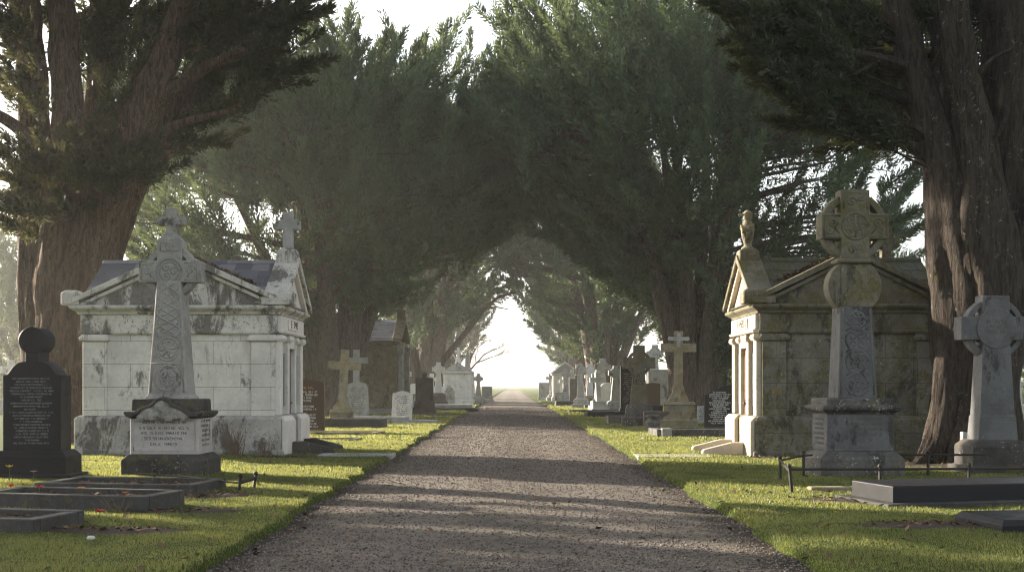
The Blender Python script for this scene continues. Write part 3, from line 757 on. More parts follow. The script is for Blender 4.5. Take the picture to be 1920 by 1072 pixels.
# ============================================================ kerbs, slabs, rails at the front
def flower(name, label, loc, petal, h=.16, n=6, r=.028, cup=True):
    t = thing(name, label, 'flower', loc, random.uniform(0, 6)); r *= 1.35; h *= 1.15
    q = MB().tube([(0, 0, -.03), (.008, 0, h * .5), (.014, .004, h)], .005, 5)
    for k in range(4):
        a = k * 1.7; q.add([(.004 * math.cos(a + 1.57), .004 * math.sin(a + 1.57), 0), (-.004 * math.cos(a + 1.57), -.004 * math.sin(a + 1.57), 0), (.05 * math.cos(a), .05 * math.sin(a), h * .7)], [(0, 1, 2)])
    q.build('stem', 'green', t)
    q = MB()
    for k in range(n):
        a = k * 6.283 / n
        c, s = math.cos(a), math.sin(a); c2, s2 = math.cos(a + .5), math.sin(a + .5); c3, s3 = math.cos(a - .5), math.sin(a - .5)
        z1 = h + (.035 if cup else .012)
        q.add([(.014 + .004 * c, .004 + .004 * s, h - .005), (.014 + r * .9 * c2, .004 + r * .9 * s2, h + .012), (.014 + r * 1.15 * c, .004 + r * 1.15 * s, z1), (.014 + r * .9 * c3, .004 + r * .9 * s3, h + .012)], [(0, 1, 2, 3)])
    q.ball((.014, .004, h + .006), .011, 6)
    q.build('bloom', petal, t)
    return t

def grave_kerb(label, loc, L, Wd, h, rz, t_=.13, mat='kerb_dark', soil='soil', group=None, rg=random.Random(5)):
    t = thing('grave_kerb', label, 'grave kerb', loc, rz, group)
    a, b = L / 2, Wd / 2
    q = MB()
    q.box(-a, a, -b, -b + t_, -.1, h); q.box(-a, a, b - t_, b, -.1, h)
    q.box(-a, -a + t_ * 1.3, -b + t_ + .002, b - t_ - .002, -.1, h - .004); q.box(a - t_ * 1.3, a, -b + t_ + .002, b - t_ - .002, -.1, h - .004)
    q.build('kerb_stone', mat, t, .010, wear=.004)
    # rough soil bed inside
    nx, ny = max(8, int(L * 12)), max(5, int(Wd * 12)); vs = []; fs = []
    for i in range(nx + 1):
        for j in range(ny + 1):
            x = -a + t_ + (L - 2 * t_) * i / nx; y = -b + t_ - .01 + (Wd - 2 * t_ + .02) * j / ny
            vs.append((x, y, h - .07 + .035 * mnoise.noise(Vector((x * 7 + loc[0], y * 7, loc[1]))) + rg.uniform(-.01, .01)))
    for i in range(nx):
        for j in range(ny): k = i * (ny + 1) + j; fs.append((k, k + ny + 1, k + ny + 2, k + 1))
    MB().add(vs, fs).build('soil_bed', soil, t, smooth=False)
    return t

def ledger(label, loc, L, Wd, h, rz, mat='black_granite', step=None, cham=.05, group=None):
    t = thing('ledger_slab', label, 'grave slab', loc, rz, group)
    z0 = 0
    if step:
        MB().cl([(-.1, L / 2 + step, Wd / 2 + step), (.085, L / 2 + step, Wd / 2 + step)]).build('step', 'kerb_dark', t, .01, wear=.004); z0 = .083
    MB().cl([(z0 - (.1 if not step else 0), L / 2, Wd / 2), (h - cham, L / 2, Wd / 2), (h, L / 2 - cham, Wd / 2 - cham)]).build('slab', mat, t, .006)
    return t

def build_front_graves():
    grave_kerb('long dark kerbed grave with red and orange flowers in front of the black headstone', (-5.69, 14.95, .02), 2.5, 1.0, .19, R(-13))
    grave_kerb('short kerbed grave at the lower left edge with a pale stone on its soil', (-6.05, 12.75, .02), 2.2, .95, .16, R(-12))
    grave_kerb('wide kerbed grave with dry leaves at the foot of the knotwork cross', (-5.72, 17.15, .02), 2.45, 1.25, .15, R(-8))
    rg = random.Random(3)
    flower('daffodil', 'yellow daffodil standing before the black headstone', (GX(18, 18.3), 18.3, .06), 'petal_yellow', .20, 6, .04)
    flower('primrose', 'pale pink flower tuft before the black headstone', (GX(62, 18.2), 18.2, .06), 'petal_pink', .14, 7, .04, False)
    flower('tulip', 'red flower near the left end of the long kerbed grave', (GX(22, 14.9), 14.9, .13), 'petal_red', .13, 6, .03)
    flower('tulip', 'red flower in the middle of the long kerbed grave', (GX(72, 14.8), 14.8, .13), 'petal_red', .12, 6, .036)
    flower('marigold', 'taller orange flower in the long kerbed grave', (GX(155, 14.8), 14.8, .13), 'petal_orange', .12, 8, .036, False)
    flower('marigold', 'small orange flower near the end of the long kerbed grave', (GX(236, 14.6), 14.6, .13), 'petal_orange', .08, 8, .032, False)
    flower('tulip', 'single dark red flower growing in the lawn beside the short kerbed grave', (GX(184, 13.4), 13.4, .03), 'petal_red', .07, 7, .038)
    flower('daisy', 'small pinkish flower lying low in the lawn near the short kerbed grave', (GX(245, 12.9), 12.9, .03), 'petal_pink', .05, 7, .025, False)
    for k, (px, Y, lab, s) in enumerate(((84, 12.6, 'pale rounded pebble on the soil of the short kerbed grave', .05), (170, 11.7, 'small white pebble in the dark soil beside the short kerbed grave', .035))):
        o = MB().ball((0, 0, 0), s, 9, 1.3, 1, .75).build('pebble', 'white_stone', None, smooth=True, wear=.01); o.location = (GX(px, Y), Y, .12 if k == 0 else .03); tag(o, lab, 'stone')
    # ledger slabs on the right
    a = R(14)
    ledger('long black granite grave slab resting on a low step beside the iron railing', (6.35, 15.55, 0), 3.2, 1.0, .30, a, step=.17, cham=.012)
    ledger('low black granite slab with bevelled edges at the lower right edge', (6.55, 12.72, 0), 2.85, 1.0, .17, R(7), cham=.055)
    ledger('short mossy kerb stone in the sunlit lawn inside the railing', (GX(1570, 16.9) + .1, 16.9, 0), 1.05, .22, .10, R(2), 'ochre_stone', cham=.015)
    # iron railing: low posts with knobs and two rails
    t = thing('grave_railing', 'low rusty iron railing around the lichen-grown Celtic cross', 'railing', (4.06, 16.45, 0))
    def post(x, y, h, lean=0):
        q = MB().tube([(x, y, -.1), (x + lean, y, h)], .026, 6); q.ball((x + lean, y, h + .015), .036, 8)
        q.build('post', 'iron', t)
    P = [(0, 0, .42, -.05), (1.26, 0, .42, 0), (2.55, .05, .43, .02), (.36, 2.3, .40, 0), (1.0, 3.3, .42, 0), (3.2, 3.4, .42, 0), (3.4, .1, .42, 0)]
    for p in P: post(*p)
    def rail(*pts): MB().tube(pts, .019, 6).build('rail', 'iron', t)
    rail((-.05, 0, .385), (1.26, 0, .39), (2.57, .05, .39), (3.4, .1, .39)); rail((-.05, 0, .37), (.36, 2.3, .365)); rail((.36, 2.3, .365), (1.0, 3.3, .38), (1.20, 3.5, .38))
    rail((2.72, 3.5, .38), (3.2, 3.4, .39), (4.2, 3.4, .39))
    t = thing('grave_railing', 'broken iron rail with two knobbed posts beside the wide kerbed grave', 'railing', (-4.08, 17.0, 0))
    for x, y, h, l in ((0, 0, .23, .02), (.10, .45, .23, .05)):
        q = MB().tube([(x, y, -.1), (x + l, y, h)], .024, 6); q.ball((x + l, y, h + .02), .036, 8); q.build('post', 'iron', t)
    MB().tube([(.02, 0, .14), (-1.0, .85, .16), (-2.0, 1.5, .17)], .016, 6).build('rail', 'iron', t)
    MB().tube([(.03, .02, .15), (.14, .45, .18)], .03, 6).build('rail', 'iron', t)
    MB().ball((-1.68, 1.32, .24), .034, 8).tube([(-1.68, 1.32, -.1), (-1.68, 1.32, .22)], .018, 6).build('post', 'iron', t)
    # plain small stone at the right trunk
    t = thing('headstone', 'small plain grey headstone leaning by the roots of the large dark tree', 'headstone', (GX(1818, 22.2), 22.2, 0), R(10))
    MB().poly_y([(-.20, -.1), (.22, -.1), (.24, .62), (.10, .66), (-.17, .70)], -.06, .06).build('die', 'grey_stone', t, .012, wear=.008)
    for px, Y, zz, lab in ((1600, 17.3, 0, ''),): pass

# ============================================================ the other gravestones (metres; loc from the photograph)
def hs_outline(w, h, top):
    if top == 'round': return [(-w, -.1), (w, -.1), (w, h - w * .55)] + [(w * math.cos(a), h - w * .55 + w * .55 * math.sin(a)) for a in [math.pi * i / 10 for i in range(1, 10)]] + [(-w, h - w * .55)]
    if top == 'gable': return [(-w, -.1), (w, -.1), (w, h - w * .28), (w * .12, h), (-w * .12, h), (-w, h - w * .28)]
    if top == 'flat': return [(-w, -.1), (w, -.1), (w, h), (-w, h)]
    if top == 'slope': return [(-w, -.1), (w, -.1), (w, h), (w * .3, h - .06), (-w, h - .42)]
    if top == 'arch': return [(-w, -.1), (w, -.1), (w, h - w * .22)] + [(w * math.cos(a), h - w * .22 + w * .22 * math.sin(a)) for a in [math.pi * i / 8 for i in range(1, 8)]] + [(-w, h - w * .22)]
    if top == 'ogee': return [(-w, -.1), (w, -.1), (w, h * .62), (w * .8, h * .70), (w * .35, h * .82), (w * .14, h * .92), (0, h), (-w * .14, h * .92), (-w * .35, h * .82), (-w * .8, h * .70), (-w, h * .62)]
    if top == 'shoulder': return [(-w, -.1), (w, -.1), (w, h * .80), (w * .82, h * .84), (w * .45, h * .90), (w * .36, h * .92), (w * .36, h), (-w * .36, h), (-w * .36, h * .92), (-w * .45, h * .90), (-w * .82, h * .84), (-w, h * .80)]

def headstone(label, px, Y, w, h, top, mat, th=.16, base=None, text=None, rows=9, rz=0, lean=(0, 0), group=None, knob=None, seed=1):
    t = thing('headstone', label, 'headstone', (GX(px, Y), Y, 0), rz, group)
    t.rotation_euler = (lean[0], lean[1], rz)
    z0 = 0
    if base:
        MB().cl([(-.1, w / 2 + .14, th / 2 + .16), (base * .55, w / 2 + .14, th / 2 + .16), (base * .56, w / 2 + .07, th / 2 + .09), (base, w / 2 + .05, th / 2 + .07)]).build('base', mat, t, .012, wear=.005); z0 = base - .004
    out = [(x, max(z, 0 if base else -.1) + z0) for x, z in hs_outline(w / 2, h - z0, top)]
    die = MB().poly_y(out, -th / 2, th / 2).build('die', mat, t, .012, wear=.004)
    if text:
        rg = random.Random(seed); lh = (h - z0) * .7 / (rows * 1.6)
        for m, rws in text(rows, lh, z0 + (h - z0) * .80):
            lettering([(z, a, rg.choice((.9, .75, .95, .6))) for z, a in rws], 0, w * .40, -th / 2, seed + 3).build('lettering', m, die)
    if knob == 'urn':
        MB().lathe([(.10, h - .01), (.16, h + .03), (.08, h + .08), (.17, h + .22), (.20, h + .32), (.13, h + .40), (.07, h + .46), (.09, h + .52), (.02, h + .60)], 0, 0, 12).build('urn', mat, t)
    if knob == 'ball':
        MB().lathe([(.16, h - .01), (.12, h + .06), (.08, h + .09), (.14, h + .15), (.16, h + .22), (.12, h + .30), (.02, h + .34)], 0, 0, 12).build('finial', mat, t)
    return t
def TX(m): return lambda rows, lh, zt: [(m, [(zt - lh * 1.6 * k, lh) for k in range(rows)])]
def TX2(m1, m2): return lambda rows, lh, zt: [(m1, [(zt + lh * .6, lh * 1.3)]), (m2, [(zt - lh * 1.6 * (k + 1), lh) for k in range(rows) if k not in (4, 7)])]

def latin_cross(label, px, Y, h, arm, hw, mat, base=(.5, .5), rz=0, lean=0, group=None, flare=False, text=None, th=None, fleur=False, name='stone_cross', seed=2):
    t = thing(name, label, 'grave cross', (GX(px, Y), Y, 0), rz, group); t.rotation_euler = (0, lean, rz)
    bw, bh = base
    th = th or hw * .8
    MB().cl([(-.1, bw + .10, bw * .7 + .10), (bh * .3, bw + .09, bw * .7 + .09), (bh * .32, bw, bw * .7), (bh * .86, bw * .94, bw * .64), (bh * .88, bw * 1.04, bw * .72), (bh, bw * .98, bw * .66)]).build('base', mat, t, .012, wear=.006)
    q = MB(); za = h - arm * .95
    if flare: q.cl([(bh - .003, hw * 2.3, th * 1.6), (bh + .12, hw * 2.2, th * 1.5), (bh + .32, hw * 1.45, th * 1.2), (bh + .62, hw * 1.1, th), (bh + .622, hw, th)])
    cross_y(q, 0, bh - .002, h, arm, za, hw, hw, -th, th)
    if fleur:
        for a, b in ((arm, za), (-arm, za), (0, h)): q.ball((a, 0, b), hw * 1.35, 8, 1, .6, 1)
    o = q.build('cross', mat, t, .012, wear=.006)
    if text: lettering([(bh * (.74 - .13 * k), bh * .07, .9) for k in range(4)], 0, bw * .8, -bw * .66 - .004, seed).build('lettering', text, t)
    return t

def small_celtic(label, px, Y, h, mat, w=.22, base=(.42, .45), basemat=None, rz=0, group=None, relief=True, pxc=None, seed=1):
    t = thing('celtic_cross', label, 'celtic cross', (GX(px, Y), Y, 0), rz, group)
    bw, bh = base; basemat = basemat or mat
    MB().cl([(-.1, bw + .13, bw * .75 + .1), (bh * .42, bw + .12, bw * .75 + .09), (bh * .43, bw, bw * .72), (bh * .86, bw * .95, bw * .66), (bh, w * 1.25, w * .95)]).build('base', basemat, t, .014, wear=.006)
    cz = h - w * 1.9
    sh = MB().cl([(bh - .003, w, w * .7), (cz - w * 1.2, w * .62, w * .5)]).build('shaft', mat, t, .01, wear=.005)
    q = MB(); cross_y(q, 0, cz - w * 1.22, h, w * 1.75, cz, w * .62, w * .60, -w * .48, w * .48); q.ring_y(0, cz, w * 1.0, w * 1.35, -w * .33, w * .33, 22)
    q.build('cross_head', mat, t, .01, wear=.006)
    if relief:
        q = MB(); rg = random.Random(seed); zz = bh + .15
        while zz < cz - w * 1.3:
            f = (zz - bh) / (cz - bh); hwz = w * (1 - .38 * f); m0 = len(q.v)
            strand(q, spiral(rg.uniform(-.3, .3) * hwz, zz, hwz * .6, 1.4, rg.uniform(0, 6), rg.choice((-1, 1))), .02, 0)
            for i in range(m0, len(q.v)):
                x, y, z = q.v[i]; q.v[i] = (x, y - w * (.7 - .2 * f), z)
            zz += hwz * .75
        q.build('carving', mat, sh, smooth=True)
    return t

def obelisk(label, px, Y, h, w, mat, group=None, cross=False):
    t = thing('obelisk', label, 'obelisk', (GX(px, Y), Y, 0), 0, group)
    MB().cl([(-.1, w * 1.9, w * 1.9), (.3, w * 1.9, w * 1.9), (.32, w * 1.5, w * 1.5), (h * .3, w * 1.4, w * 1.4), (h * .31, w * 1.6, w * 1.6), (h * .34, w * 1.6, w * 1.6), (h * .35, w, w)]).build('base', mat, t, .015)
    MB().cl([(h * .348, w, w), (h * .86, w * .62, w * .62), (h * .88, w * .85, w * .85), (h * .90, w * .5, w * .5), (h, .03, .03)]).build('shaft', mat, t, .012)
    return t

def small_mausoleum(label, px, Y, Wd, Dp, hw, ht, mat, style, seed, roofmat='grey_stone', crossmat=None, rz=0, off=True):
    t = thing('mausoleum', label, 'mausoleum', (GX(px, Y), Y + (Dp / 2 if off else 0), 0), rz)
    a, b = Wd / 2, Dp / 2
    MB().cl([(-.15, a + .08, b + .08), (.35, a + .08, b + .08), (.42, a, b)]).build('plinth', mat, t, .015)
    MB().cl([(.418, a - .04, b - .04), (hw, a - .04, b - .04)]).build('wall', mat, t, .01)
    q = MB()
    for sx in (-1, 1): q.box(sx * (a - .22) - .16, sx * (a - .22) + .16, -b - .03, -b + .1, .41, hw - .02)
    q.build('pilaster', mat, t, .01)
    MB().cl([(hw - .002, a + .04, b + .04), (hw + .06, a + .12, b + .12), (hw + .16, a + .14, b + .14), (hw + .18, a + .08, b + .08)]).build('cornice', mat, t, .012)
    if style == 'curved':
        out = [(-a - .1, hw + .178)] + [(-a - .1 + (a + .1) * u, hw + .18 + (ht - hw - .35) * (u ** 1.0 if u < .0 else math.sin(u * 1.2) / math.sin(1.2) * .72 + .28 * u ** 3)) for u in [i / 8 for i in range(1, 8)]]
        out = out + [(0, ht - .1)] + [(-x, z) for x, z in reversed(out)]
        roof = MB().poly_y(out, -b - .1, b + .1).build('roof', roofmat, t, .012)
        q = MB().cl([(ht - .25, .30, .24), (ht + .05, .2, .18), (ht + .25, .12, .12)]); cross_y(q, 0, ht + .24, ht + 1.05, .30, ht + .75, .10, .10, -.09, .09); q.build('roof_cross', mat, t, .012)
    elif style == 'gable':
        roof = MB().poly_y([(-a - .16, hw + .178), (a + .16, hw + .178), (0, ht)], -b - .12, b + .12).build('roof', roofmat, t, .012)
        q = MB().poly_y([(-a - .2, hw + .185), (-a - .2, hw + .30), (0, ht + .14), (0, ht - .02)], -b - .17, -b + .1); q.poly_y([(a + .2, hw + .185), (a + .2, hw + .30), (0, ht + .14), (0, ht - .02)], -b - .17, -b + .1); q.build('raking_cornice', mat, t, .01)
    return t

def build_chapel():
    """second mausoleum on the left: ridge along x, gable towards the path, big carved flower on the side wall"""
    Y0 = 61.0; xr = GX(748, Y0 + .2); L = 4.6; Dp = 4.2
    t = thing('mausoleum', 'brown stone vault with blue-grey slate roof and carved clover wall behind the pale headstones', 'mausoleum', (xr - L / 2, Y0 + Dp / 2, 0), R(0))
    a, b, hw, ht = L / 2, Dp / 2, 3.75, 5.15
    MB().cl([(-.15, a + .1, b + .1), (.30, a + .1, b + .1), (.38, a, b)]).build('plinth', 'grey_stone', t, .015)
    MB().cl([(.378, a - .04, b - .04), (hw, a - .04, b - .04)]).build('wall', 'ochre_stone', t, .01)
    MB().cl([(hw - .002, a + .02, b + .05), (hw + .08, a + .1, b + .16), (hw + .2, a + .12, b + .2)]).build('cornice', 'ochre_stone', t, .012)
    for cx in (a - .30, a - 2.75):
        MB().box(cx - .22, cx + .22, -b - .10, -b + .1, .376, hw - .004).build('pilaster', 'ochre_stone', t, .012)
    for sy in (-1, 1):
        q = MB().cl([(.376, .16, .16), (.6, .13, .13), (hw - .5, .12, .12), (hw - .42, .18, .18), (hw - .003, .2, .2)], a + .10, sy * (b - .12)); q.build('column', 'grey_stone', t, .02)
    roof = MB().poly_x([(-b - .2, hw + .198), (b + .2, hw + .198), (0, ht)], -a, a - .3).build('roof', 'slate', t)
    q = MB(); rg = random.Random(6)
    for sy in (-1, 1): slates(q, -a, a - .31, (sy * (b + .28), hw + .20), (sy * .03, ht + .03), 8, .42, rg)
    q.build('slate_course', 'slate', roof)
    q = MB()
    for sy in (-1, 1): q.poly_x([(sy * (b + .35), hw + .204), (sy * (b + .35), hw + .36), (0, ht + .22), (0, ht - .02)], a - .29, a + .22)
    q.build('coping', 'ochre_stone', t, .014)
    q = MB().cl([(ht + .02, .26, .26), (ht + .5, .22, .22), (ht + .52, .28, .28), (ht + .60, .28, .28)], a - .05, 0); q.build('finial_base', 'ochre_stone', t, .015)
    q = MB(); cross_y(q, a - .05, ht + .598, ht + 1.5, .30, ht + 1.2, .10, .09, -.09, .09); q.ring_y(a - .05, ht + 1.2, .14, .2, -.06, .06, 18); q.build('roof_cross', 'ochre_stone', t, .012, wear=.015)
    # carved three-leaf flower, its stem, scroll frieze and a round panel
    q = MB(); cx = a - 1.50; y = -b - .0
    for ang in (170, 10, 90):
        c, s = math.cos(R(ang)), math.sin(R(ang)); r = .50 if ang != 90 else .30
        q.disc_y(cx + c * .56, 2.55 + s * .30, r, y - .10, y + .1, 22)
    q.poly_y([(cx - .12, 1.2), (cx + .12, 1.2), (cx + .05, 2.3), (cx - .05, 2.3)], y - .09, y + .1)
    q.disc_y(cx + .25, .85, .46, y - .10, y + .1, 24)
    q.poly_y([(cx - .9, 1.28), (cx + .9, 1.28), (cx + .9, 1.36), (cx - .9, 1.36)], y - .085, y + .1)
    for k in range(3):
        m0 = len(q.v); strand(q, circ(cx - .62 + k * .62, 3.32, .24, 14), .05, y + .03)
    m0 = len(q.v); strand(q, [(cx - .95, .5), (cx - .5, 1.0), (cx - .25, 1.25)], .05, y + .03); strand(q, [(cx + .95, .5), (cx + .7, 1.0), (cx + .4, 1.3)], .05, y + .03)
    q.build('clover_carving', 'ochre_stone', t, .012)

def build_mid_graves():
    build_chapel()
    # ---- left of the path
    headstone('polished brown headstone with gilt heading and white lettering beside the pale mausoleum', 575, 38.5, 1.20, 1.80, 'arch', 'brown_granite', .2, None, TX2('letter_gold', 'letter_white'), 13, seed=4)
    latin_cross('lichen-yellowed stone cross on a flared foot, leaning beside the brown headstone', 640, 46.5, 3.05, .68, .165, 'ochre_stone', (.48, .55), R(4), R(3), None, True, 'letter_dark', seed=5)
    latin_cross('white-spotted stone cross standing just behind the leaning yellowed cross', 668, 56, 3.35, .56, .15, 'grey_stone', (.38, 1.5), 0, 0)
    headstone('mottled grey headstone with shallow pointed top beside the yellowed cross', 672, 53, .98, 1.78, 'gable', 'grey_stone', .17, None, TX('letter_dark'), 12, lean=(0, R(-1.5)), seed=7)
    headstone('pale squat headstone leaning to the right in front of the carved vault', 753, 48.5, .86, 1.36, 'gable', 'white_stone', .16, None, TX('letter_dark'), 11, lean=(0, R(2.5)), seed=8)
    headstone('dark brown pedestal stone with round knob before the hazy tree trunk', 796, 62, .95, 2.0, 'flat', 'brown_stone', .5, .75, None, knob='ball')
    small_celtic('white marble cross with flared arms before the second hazy trunk', 822, 82, 3.25, 'white_stone', .26, (.55, 1.05), 'brown_stone', relief=False)
    headstone('pointed stone covered in scroll carving before the small white vault', 843, 84, .75, 1.75, 'ogee', 'grey_stone', .2, .25, TX('letter_dark'), 6, seed=9)
    small_mausoleum('small white vault with curved gable and cross, half lost in the haze', 858, 93, 2.35, 2.4, 2.55, 3.65, 'white_stone', 'curved', 4)
    obelisk('slim pale obelisk rising behind the small white vault', 877, 104, 4.9, .34, 'white_stone')
    small_celtic('grey cross on a tapering pillar beyond the small white vault', 897, 106, 2.7, 'grey_stone', .26, (.6, .6), relief=False)
    headstone('plain block headstone to the right of the hazy pillar cross', 913, 112, 1.05, 1.5, 'flat', 'grey_stone', .3, .3)
    headstone('round-topped stone peeping out between the vault wall and the hazy trunk', 757, 66, .75, 2.0, 'round', 'brown_stone', .2)
    headstone('low grey stone at the foot of the dark pedestal stone', 772, 70, .8, 1.1, 'round', 'grey_stone', .2)
    # kerbs on the left verge
    grave_kerb('dark kerbed grave running out from the yellowed cross', (GX(655, 42.5), 42.5, .02), 2.6, 1.1, .34, R(-9), .16)
    grave_kerb('grey granite kerb with pale chippings behind the dark kerbed grave', (GX(700, 47), 47.5, .02), 2.7, 1.1, .28, R(-7), .18, 'grey_stone')
    grave_kerb('low mossy kerb in the grass in front of the brown headstone', (GX(625, 36.2), 36.5, 0), 3.0, 1.2, .12, R(-8), .16, 'ochre_stone')
    grave_kerb('sunken earth-filled kerb beside the mausoleum steps', (GX(610, 32.6), 32.8, 0), 1.9, .9, .08, R(-6), .12, 'brown_stone')
    grave_kerb('pale kerbed grave leading from the squat leaning headstone', (GX(772, 46), 47.2, 0), 1.9, .9, .16, R(-5), .14, 'grey_stone')
    ledger('dark flat slab in front of the dark pedestal stone', (GX(800, 58), 58.5, 0), 2.2, 1.0, .12, R(-6), 'brown_stone')
    ledger('pale-edged slab in front of the pointed carved stone', (GX(848, 77), 77, 0), 2.6, 1.1, .32, R(-4), 'grey_stone')
    ledger('narrow slab nearest the path before the small white vault', (GX(852, 71), 71, 0), 3.0, .9, .2, R(-4), 'kerb_dark')
    # ---- right of the path
    headstone('black headstone with slanting top and white lettering beside the sunlit doorway', 1350, 40.3, 1.10, 1.66, 'slope', 'black_granite', .16, None, TX('letter_white'), 16, R(-14), seed=12)
    t = latin_cross('tall yellow-lichened cross on an inscribed pedestal before the twin-stemmed trunk', 1272, 43.2, 3.65, .66, .165, 'ochre_stone', (.60, .98), R(-5), 0, None, True, 'letter_pale', seed=13)
    q = MB(); cross_y(q, 0, 3.05, 3.55, .33, 3.36, .07, .07, -.17, -.128)
    for a, b in ((.33, 3.36), (-.33, 3.36), (0, 3.36), (0, 3.5)): q.ball((a, -.14, b), .09, 7, 1, .4, 1)
    q.build('flower_cross', 'grey_stone', t, wear=.01)
    small_celtic('grey Celtic cross thick with lichen on a stepped base, before the yellow cross', 1198, 44.4, 3.15, 'cross_lichen', .36, (.55, .85), 'base_spotted', R(-4))
    headstone('tall narrow black headstone with an urn behind the lichened Celtic cross', 1181, 62, 1.05, 2.65, 'flat', 'black_granite', .3, .35, TX('letter_pale'), 14, knob='urn', seed=14)
    headstone('greenish stepped headstone with square top left of the black urn stone', 1160, 80, 1.15, 2.55, 'shoulder', 'ochre_stone', .3, .7, TX('letter_pale'), 7, seed=15)
    small_celtic('white marble Celtic cross before the hazy forked trunk', 1106, 94, 3.35, 'white_stone', .30, (.62, .75), 'ochre_stone', relief=False)
    headstone('dark hazy headstone with rounded finial left of the white marble cross', 1080, 96, 1.10, 2.15, 'flat', 'brown_stone', .35, .2, None, knob='ball')
    small_mausoleum('small gabled vault half hidden in the mist on the right', 1060, 117, 2.6, 3.2, 2.6, 3.9, 'white_stone', 'gable', 5, 'slate')
    headstone('low grey block at the foot of the misty gabled vault', 1052, 104, 1.1, .95, 'flat', 'grey_stone', .4, .2)
    small_celtic('slim misty cross near the end of the right verge', 1034, 122, 2.9, 'grey_stone', .25, (.5, .5), relief=False)
    headstone('misty square headstone near the end of the right verge', 1021, 127, 1.3, 1.9, 'flat', 'grey_stone', .3, .3)
    headstone('low dark stone with carved lily beside the white marble cross', 1088, 86, .55, 1.0, 'ogee', 'brown_stone', .3, .3)
    o = thing('stone_pot', 'squat lichened stone pot on the grass before the yellow cross', 'pot', (GX(1224, 40.6), 40.6, 0))
    MB().lathe([(.20, -.1), (.24, .05), (.26, .15), (.27, .28), (.22, .36), (.17, .40), (.19, .44), (.26, .48), (.27, .53), (.20, .54), (.10, .50)], 0, 0, 16).build('body', 'base_spotted', o, smooth=False, wear=.012)
    ledger('rough block beside the stepped base of the lichened cross', (GX(1233, 42.8), 43.2, 0), .95, .7, .62, R(-3), 'brown_stone', cham=.02)
    grave_kerb('broad mossy kerbed bed in front of the slanting black headstone', (GX(1318, 34.5), 35.2, 0), 2.9, 1.5, .27, R(3), .18, 'base_spotted')
    t = ledger('upright pale kerb end at the corner of the broad mossy bed', (GX(1250, 34.3), 34.4, 0), .30, .3, .30, R(2), 'grey_stone', cham=.02)
    ledger('black sloping slab leading from the tall urn stone', (GX(1142, 56), 56.5, 0), 2.3, .9, .30, R(8), 'black_granite', cham=.03)
    ledger('dark kerb block left of the lichened Celtic cross', (GX(1165, 46.5), 46.8, 0), 1.15, .7, .36, R(5), 'brown_stone', cham=.02)
    ledger('black slab behind the base of the lichened Celtic cross', (GX(1228, 50), 50.3, 0), 1.5, .9, .72, R(4), 'black_granite', cham=.10)
    grave_kerb('low kerb with pale stones before the greenish headstone', (GX(1120, 66), 66.5, 0), 3.4, 1.2, .16, R(6), .15, 'kerb_dark')
    ledger('grey slab between the white marble cross and the greenish headstone', (GX(1130, 78), 78, 0), 2.6, 1.1, .26, R(4), 'kerb_dark')
    ledger('dark low slab before the hazy headstone with finial', (GX(1066, 86), 86, 0), 2.0, .9, .42, R(4), 'kerb_dark')
    headstone('tiny dark headstone between the slanting black stone and the trunk', 1318, 47, .45, .75, 'flat', 'grey_stone', .12, None, TX('letter_dark'), 5, seed=20)
    headstone('broad grey headstone with panelled face half behind the yellow cross', 1243, 72, 1.9, 2.6, 'flat', 'grey_stone', .3, .3)
    headstone('reddish brown headstone among the far stones behind the lichened cross', 1224, 70, .9, 1.75, 'arch', 'brown_granite', .25, .2)
    small_celtic('tall hazy Celtic cross among the far stones left of the yellow cross', 1228, 96, 5.0, 'grey_stone', .40, (.8, 1.6), relief=False)
    obelisk('pale pillar with capped top among the far stones beside the lichened cross', 1212, 98, 4.4, .36, 'white_stone')
    latin_cross('white hazy cross low among the far stones right of the lichened cross', 1231, 84, 2.7, .62, .2, 'white_stone', (.5, .7))
    # ---- crowds of far stones in the haze: nothing tells them apart
    rg = random.Random(17)
    protoA = latin_cross('one of many tiny pale crosses in the hazy crowd of far graves', 1340, 88, 2.6, .5, .15, 'white_stone', (.45, .7), group='far pale crosses in the haze')
    protoB = headstone('one of many tiny pale headstones in the hazy crowd of far graves', 1335, 80, .85, 1.4, 'round', 'white_stone', .2, .2, group='far pale headstones in the haze')
    protoC = small_celtic('one of many tiny ringed crosses in the hazy crowd of far graves', 1350, 96, 3.0, 'grey_stone', .26, (.5, .7), group='far ringed crosses in the haze', relief=False)
    spots = []
    for k in range(135):
        side = rg.choice((1, 1, 1, -1)); Y = rg.uniform(60, 128)
        X = side * rg.uniform(11.5, 12 + Y * .34)
        spots.append((X, Y))
    for k in range(26):
        Y = rg.uniform(72, 150); spots.append((rg.choice((-1, 1)) * rg.uniform(3.9, 5.2), Y) if Y > 118 else (rg.uniform(11, 22), Y))
    for k in range(46):
        Y = rg.uniform(66, 126); sd = rg.choice((1, 1, -1)); spots.append((sd * rg.uniform(4.6, 10.5), Y))
    for k in range(10): spots.append((rg.uniform(-.462, -.43) * 66, rg.uniform(58, 74)))
    for k, (X, Y) in enumerate(spots):
        pr = rg.choice((protoA, protoB, protoC, protoA))
        f = rg.uniform(.75, 1.25)
        o = dup(pr, (X, Y, 0), rg.uniform(-.12, .12), sc=(f, f, f * rg.uniform(.9, 1.2)))
        o.rotation_euler = (rg.uniform(-.04, .03), rg.uniform(-.045, .045), rg.uniform(-.2, .2))
